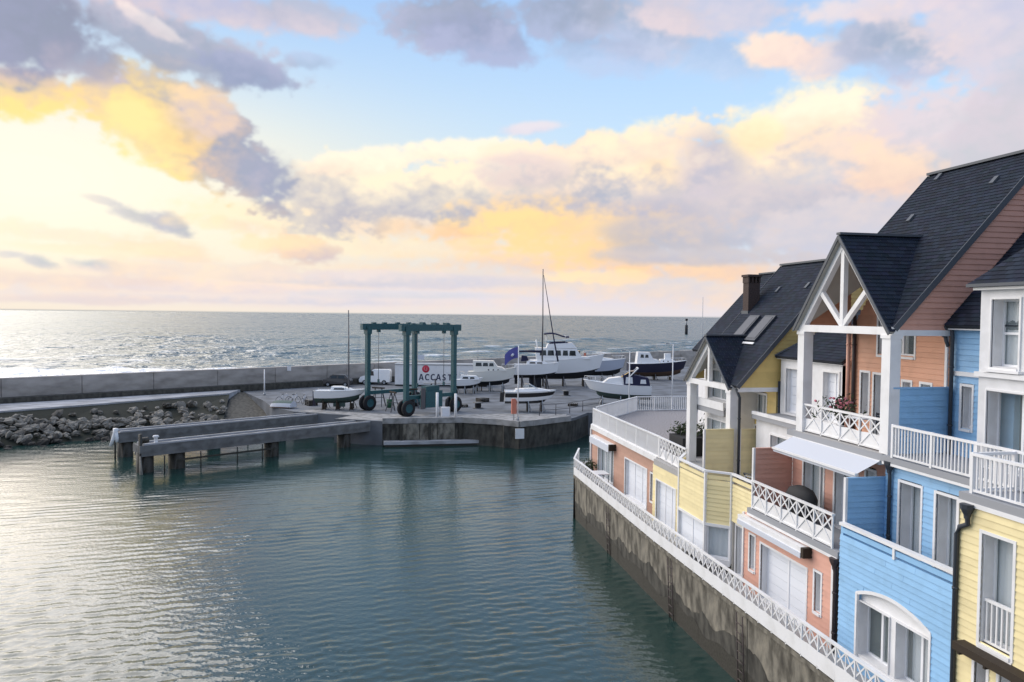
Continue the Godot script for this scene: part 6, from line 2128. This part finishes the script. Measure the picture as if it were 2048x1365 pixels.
func shop() -> void:
	# the boat shop: a long white cabin whose side wears a big sign
	var o := thing("chandlery_hut", "long white chandlery cabin with blue lettering and red round badge", "shop", Vector3(4.6, Y0, -104.9), -PLANE)
	pb(o, "wall", M.hull_white, Vector3(0, 0.2, -3.0), Vector3(12.4, 2.85, 0))
	pb(o, "roof", M.galv, Vector3(-0.1, 2.85, -3.1), Vector3(12.5, 2.97, 0.12))
	pb(o, "base", M.black, Vector3(0.05, -0.02, -2.9), Vector3(12.35, 0.2, -0.05))
	pb(o, "corner_panel", M.white, Vector3(0.0, 0.2, 0.002), Vector3(1.3, 2.85, 0.04))
	pb(o, "sign_board", M.white, Vector3(2.2, 0.5, 0.002), Vector3(12.2, 2.8, 0.06))
	var x := 3.55
	for c in ["A", "C", "C", "A", "S", "T", "I", "L", "L", "A", "G", "E"]:
		text(o, c, M.ink, Transform3D(Basis.from_scale(Vector3(0.9, 1, 1)), Vector3(x, 1.2, 0.075)), 1.15)
		x += 0.77
	var s := surf(true)
	lathe(s, [Vector2(0.0, 0.03), Vector2(0.46, 0.03), Vector2(0.5, 0.0)], 24, Transform3D(Basis(Vector3.RIGHT, PI * 0.5), Vector3(4.15, 2.32, 0.062)))
	put(o, "badge", done(s), M.red)
	var w := sub(o, "badge_mark")
	bar(w, "stroke", M.white, Vector3(3.97, 2.22, 0.11), Vector3(3.97, 2.55, 0.11), 0.12, 0.02)
	bar(w, "stroke", M.white, Vector3(3.97, 2.2, 0.11), Vector3(4.3, 2.12, 0.11), 0.02, 0.12, Vector3(0, 0, 1))
	bar(w, "stroke", M.white, Vector3(4.3, 2.14, 0.11), Vector3(4.3, 2.5, 0.11), 0.12, 0.02)
	var f := thing("pale_flag", "small pale pink flag on the roof of the white cabin", "flag", Vector3(8.6, Y0 + 2.96, -105.8), -PLANE)
	rod(f, "pole", M.steel, [Vector3(0, 0, 0), Vector3(0, 1.2, 0)], 0.025, 5)
	pb(f, "cloth", M.awning, Vector3(-0.9, 0.5, -0.01), Vector3(0, 1.15, 0.01))

func furniture() -> void:
	# flagpole on the corner of the yard
	var o := thing("flagpole", "white flagpole on the yard corner flying a violet flag", "flagpole", Vector3(14.15, Y0, -69.0))
	rod(o, "pole", M.white, [Vector3.ZERO, Vector3(0, 6.9, 0)], 0.07, 8, 0.045)
	rod(o, "base", M.galv, [Vector3.ZERO, Vector3(0, 0.35, 0)], 0.13, 10)
	var s := surf(true)
	var rows := []
	for i in 11:
		var t := i / 10.0
		var col := []
		for j in 5:
			var v := j / 4.0
			col.append(Vector3(-1.25 * t, 6.8 - 1.0 * v - 0.75 * t * t, 0.16 * sin(t * 7.0 + v * 1.3) * t - 0.22 * t))
		rows.append(col)
	loft(s, rows, false, false)
	put(o, "flag", done(s), M.violet)
	s = surf(true)
	tube(s, [Vector3(-0.62, 6.1, 0.05), Vector3(-0.5, 6.0, 0.05)], 0.16, 8)
	put(o, "emblem", done(s), M.awning)
	var b := thing("lifebuoy_stand", "orange lifebuoy housing on a post beside the flagpole", "lifebuoy", Vector3(13.9, Y0, -68.6))
	rod(b, "post", M.galv, [Vector3(-0.2, 0, 0), Vector3(-0.2, 1.2, 0)], 0.04, 6)
	cabin(b, "housing", M.orange_red, [Vector2(-0.42, 0.75), Vector2(0.02, 0.75), Vector2(0.02, 2.0), Vector2(-0.1, 2.12), Vector2(-0.42, 2.1)], 0.16, 0.14, 0.75, 2.1)
	for q in [[6.97, -70.9, 2.5, "white post on the yard edge between hoist wheel and service box"], [8.65, -70.7, 2.4, "white post on the yard edge between service box and flagpole"]]:
		var p := thing("quay_post", q[3], "post", Vector3(q[0], Y0, q[1]), 0.0, "white posts on the yard edge")
		rod(p, "shaft", M.white, [Vector3.ZERO, Vector3(0, q[2], 0)], 0.13, 10)
		rod(p, "foot", M.galv, [Vector3.ZERO, Vector3(0, 0.12, 0)], 0.22, 10)
	var g := thing("pump_box", "white service box between the two quay posts", "service box", Vector3(7.85, Y0, -72.0))
	pb(g, "cabinet", M.white, Vector3(-0.4, 0.08, -0.3), Vector3(0.4, 1.02, 0.3))
	pb(g, "plinth", M.black, Vector3(-0.35, 0, -0.25), Vector3(0.35, 0.08, 0.25))
	pb(g, "door_panel", M.shutter, Vector3(-0.3, 0.2, 0.3), Vector3(0.3, 0.9, 0.315))
	rod(g, "hose_reel", M.tyre, [Vector3(0.1, 1.3, -0.6), Vector3(0.3, 1.3, -0.6)], 0.45, 12)
	for q in [[27.1, -75.4, 6.1, "white lamp post behind the navy tent cruiser"], [33.4, -79.2, 6.7, "white lamp post standing in front of the navy launch"], [-11.0, -94.5, 3.0, "short pale post by the head of the slipway"]]:
		var p := thing("lamp_post", q[3], "lamp post", Vector3(q[0], Y0, q[1]))
		rod(p, "shaft", M.white, [Vector3.ZERO, Vector3(0, q[2], 0)], 0.09, 8, 0.05)
		rod(p, "foot", M.galv, [Vector3.ZERO, Vector3(0, 0.2, 0)], 0.16, 8)
		if q[2] > 4.0:
			rod(p, "arm", M.white, [Vector3(0, q[2] - 0.05, 0), Vector3(-0.5, q[2] + 0.1, 0)], 0.03, 6)
			pb(p, "lantern", M.galv, Vector3(-0.9, q[2] + 0.02, -0.1), Vector3(-0.45, q[2] + 0.14, 0.1))
	# guard rail along the yard edge towards the houses
	var r := thing("yard_guard_rail", "thin grey tubular guard rail along the yard edge", "guard rail", Vector3(17.0, Y0, -71.5))
	var pts := [Vector3(0, 0, -1.0), Vector3(1.7, 0, -1.3), Vector3(3.4, 0, -2.4), Vector3(5.2, 0, -4.0), Vector3(8.0, 0, -6.5)]
	for i in pts.size():
		rod(r, "post", M.spar, [pts[i], pts[i] + Vector3(0, 1.1, 0)], 0.04, 6)
		if i > 0:
			for y in [0.55, 1.08]:
				rod(r, "rail", M.spar, [pts[i - 1] + Vector3(0, y, 0), pts[i] + Vector3(0, y, 0)], 0.03, 6)
	# trestles, drums and oddments under the hoist
	for q in [[3.2, -77.3, 0.4, "dark steel trestle between the two front wheel sets of the hoist"], [1.9, -82.0, 1.1, "dark steel trestle beside the green oil drum"], [5.2, -80.0, 2.0, "dark steel trestle behind the engine house of the hoist"]]:
		var t := thing("boat_trestle", q[3], "trestle", Vector3(q[0], Y0, q[1]), q[2], "trestles under the hoist")
		for e in [-0.6, 0.6]:
			bar(t, "leg", M.spar, Vector3(-0.5, 0, e), Vector3(0, 1.9, e * 0.6), 0.09, 0.09)
			bar(t, "leg", M.spar, Vector3(0.5, 0, e), Vector3(0, 1.9, e * 0.6), 0.09, 0.09)
		bar(t, "crosspiece", M.wood_dark, Vector3(0, 1.92, -0.7), Vector3(0, 1.92, 0.7), 0.16, 0.14)
		bar(t, "brace", M.spar, Vector3(-0.25, 0.9, -0.5), Vector3(0.25, 0.9, 0.5), 0.05, 0.05)
	var d := thing("oil_drum", "dark green oil drum between the legs of the hoist", "drum", Vector3(3.0, Y0, -80.6))
	s = surf(true)
	lathe(s, [Vector2(0, 0.0), Vector2(0.3, 0.0), Vector2(0.3, 0.3), Vector2(0.32, 0.32), Vector2(0.3, 0.34), Vector2(0.3, 0.6), Vector2(0.32, 0.62), Vector2(0.3, 0.64), Vector2(0.3, 0.9), Vector2(0, 0.88)], 16)
	put(d, "body", done(s), M.green)
	put(d, "lid", CylinderMesh.new(), M.galv, Transform3D(Basis.from_scale(Vector3(0.5, 0.01, 0.5)), Vector3(0, 0.9, 0)))
	# bicycles and an anchor heap at the head of the slipway
	for k in 3:
		var c := thing("parked_bicycle", "pale bicycle leaning at the head of the slipway", "bicycle", Vector3(-8.0 + 1.1 * k, Y0, -86.0 + 0.5 * k), 0.3 + 0.5 * k, "bicycles by the slipway")
		for x in [-0.52, 0.52]:
			var ring := []
			for i in 17:
				ring.append(Vector3(x + 0.33 * cos(TAU * i / 16.0), 0.34 + 0.33 * sin(TAU * i / 16.0), 0))
			rod(c, "wheel", M.tyre, ring, 0.025, 5)
		for q in [[Vector3(-0.52, 0.34, 0), Vector3(-0.1, 0.8, 0)], [Vector3(-0.1, 0.8, 0), Vector3(0.35, 0.85, 0)], [Vector3(-0.05, 0.3, 0), Vector3(0.35, 0.85, 0)], [Vector3(0.52, 0.34, 0), Vector3(0.33, 0.98, 0)], [Vector3(-0.05, 0.3, 0), Vector3(-0.12, 0.92, 0)]]:
			rod(c, "frame_tube", M.awning, q, 0.025, 6)
		pb(c, "saddle", M.black, Vector3(-0.24, 0.92, -0.06), Vector3(0.02, 0.98, 0.06))
		rod(c, "handlebar", M.galv, [Vector3(0.3, 1.0, -0.26), Vector3(0.3, 1.0, 0.26)], 0.018, 5)
	# yard clutter: pallets, cable drums, spare masts, a rowing dinghy turned over
	for k in 7:
		var q: Array = [[10.5, -80.5, "stack of grey pallets between hoist and small cabin boat"], [13.4, -85.0, "stack of grey pallets in front of the cream cruiser"], [20.2, -88.5, "stack of grey pallets behind the striped speedboat"], [22.5, -80.2, "stack of grey pallets beside the tent cruiser's bow"], [31.0, -94.0, "stack of grey pallets in front of the grey yacht"], [-5.0, -83.5, "stack of grey pallets beside the small sailing boat"], [36.0, -98.5, "stack of grey pallets in front of the navy launch"]][k]
		var c := thing("pallet_stack", q[2], "pallets", Vector3(q[0], Y0, q[1]), 0.4 * k, "pallets in the yard")
		for i in 2 + k % 3:
			for j in 5:
				pb(c, "deck_slat", M.pier, Vector3(-0.6, 0.12 + 0.15 * i, -0.5 + 0.21 * j), Vector3(0.6, 0.145 + 0.15 * i, -0.36 + 0.21 * j))
			for j in 3:
				pb(c, "bearer", M.wood_dark, Vector3(-0.58 + 0.54 * j, 0.0 + 0.15 * i, -0.5), Vector3(-0.48 + 0.54 * j, 0.119 + 0.15 * i, 0.48))
	for k in 3:
		var q: Array = [[12.0, -79.0, "wooden cable drum lying behind the service box"], [24.5, -90.5, "wooden cable drum in front of the sailing yacht"], [6.5, -86.5, "wooden cable drum in front of the chandlery cabin"]][k]
		var c := thing("cable_drum", q[2], "cable drum", Vector3(q[0], Y0, q[1]), 0.7 * k)
		for e in [0.03, 0.6]:
			var sd := surf(true)
			lathe(sd, [Vector2(0.0, e - 0.03), Vector2(0.55, e - 0.03), Vector2(0.55, e + 0.03), Vector2(0.0, e + 0.03)], 18)
			put(c, "flange", done(sd), M.pier)
		var sd := surf(true)
		lathe(sd, [Vector2(0.3, 0.06), Vector2(0.34, 0.32), Vector2(0.3, 0.57)], 16)
		put(c, "cable", done(sd), M.tyre)
	var od := thing("upturned_dinghy", "pale green rowing dinghy lying upside down by the slipway", "boat", Vector3(-6.6, Y0 + 0.75, -81.0), 2.6)
	od.rotation.x = PI
	hull(od, 2.9, 1.25, 0.6, 0.75, 0.22, M.awning, M.antifoul_green, M.teak, null, 2.2, 0.4)
	var sm := thing("spare_mast_rack", "bundle of bare masts resting on low trestles beside the wall", "mast rack", Vector3(8.0, Y0, -99.0), -PLANE)
	for k in 4:
		rod(sm, "mast", M.galv if k % 2 else M.spar, [Vector3(0, 0.85 + 0.02 * k, 0.2 * k), Vector3(8.5, 0.85 + 0.02 * k, 0.2 * k)], 0.06, 7)
	for x in [1.0, 4.2, 7.4]:
		bar(sm, "trestle", M.wood_dark, Vector3(x, 0.77, -0.2), Vector3(x, 0.77, 0.9), 0.1, 0.08)
		for e in [-0.15, 0.85]:
			bar(sm, "trestle_leg", M.wood_dark, Vector3(x, 0, e), Vector3(x, 0.75, e), 0.08, 0.08)
	# beacon and far mast out to sea
	var bz := deg_to_rad(23.78)
	var bd := 560.0
	var be := thing("sea_beacon", "dark lateral beacon on a pile out at sea", "beacon", Vector3(sin(bz) * bd, -0.4, -cos(bz) * bd))
	rod(be, "pile", M.antifoul, [Vector3(0, -2, 0), Vector3(0, 6.4, 0)], 1.0, 10)
	rod(be, "cage", M.galv, [Vector3(0, 6.4, 0), Vector3(0, 9.6, 0)], 0.5, 8)
	s = surf(true)
	lathe(s, [Vector2(0, 9.6), Vector2(0.9, 9.6), Vector2(0.9, 11.0), Vector2(0, 11.0)], 10)
	put(be, "topmark", done(s), M.antifoul)
	var mz := deg_to_rad(24.9)
	var mp := thing("slender_mast", "slender grey mast standing at the far end of the breakwater", "mast", Vector3(sin(mz) * 132.0, 2.0, -cos(mz) * 132.0))
	rod(mp, "pole", M.galv, [Vector3.ZERO, Vector3(0, 13.2, 0)], 0.07, 6, 0.04)
	pb(mp, "foot", M.concrete, Vector3(-0.3, -0.1, -0.3), Vector3(0.3, 0.3, 0.3))
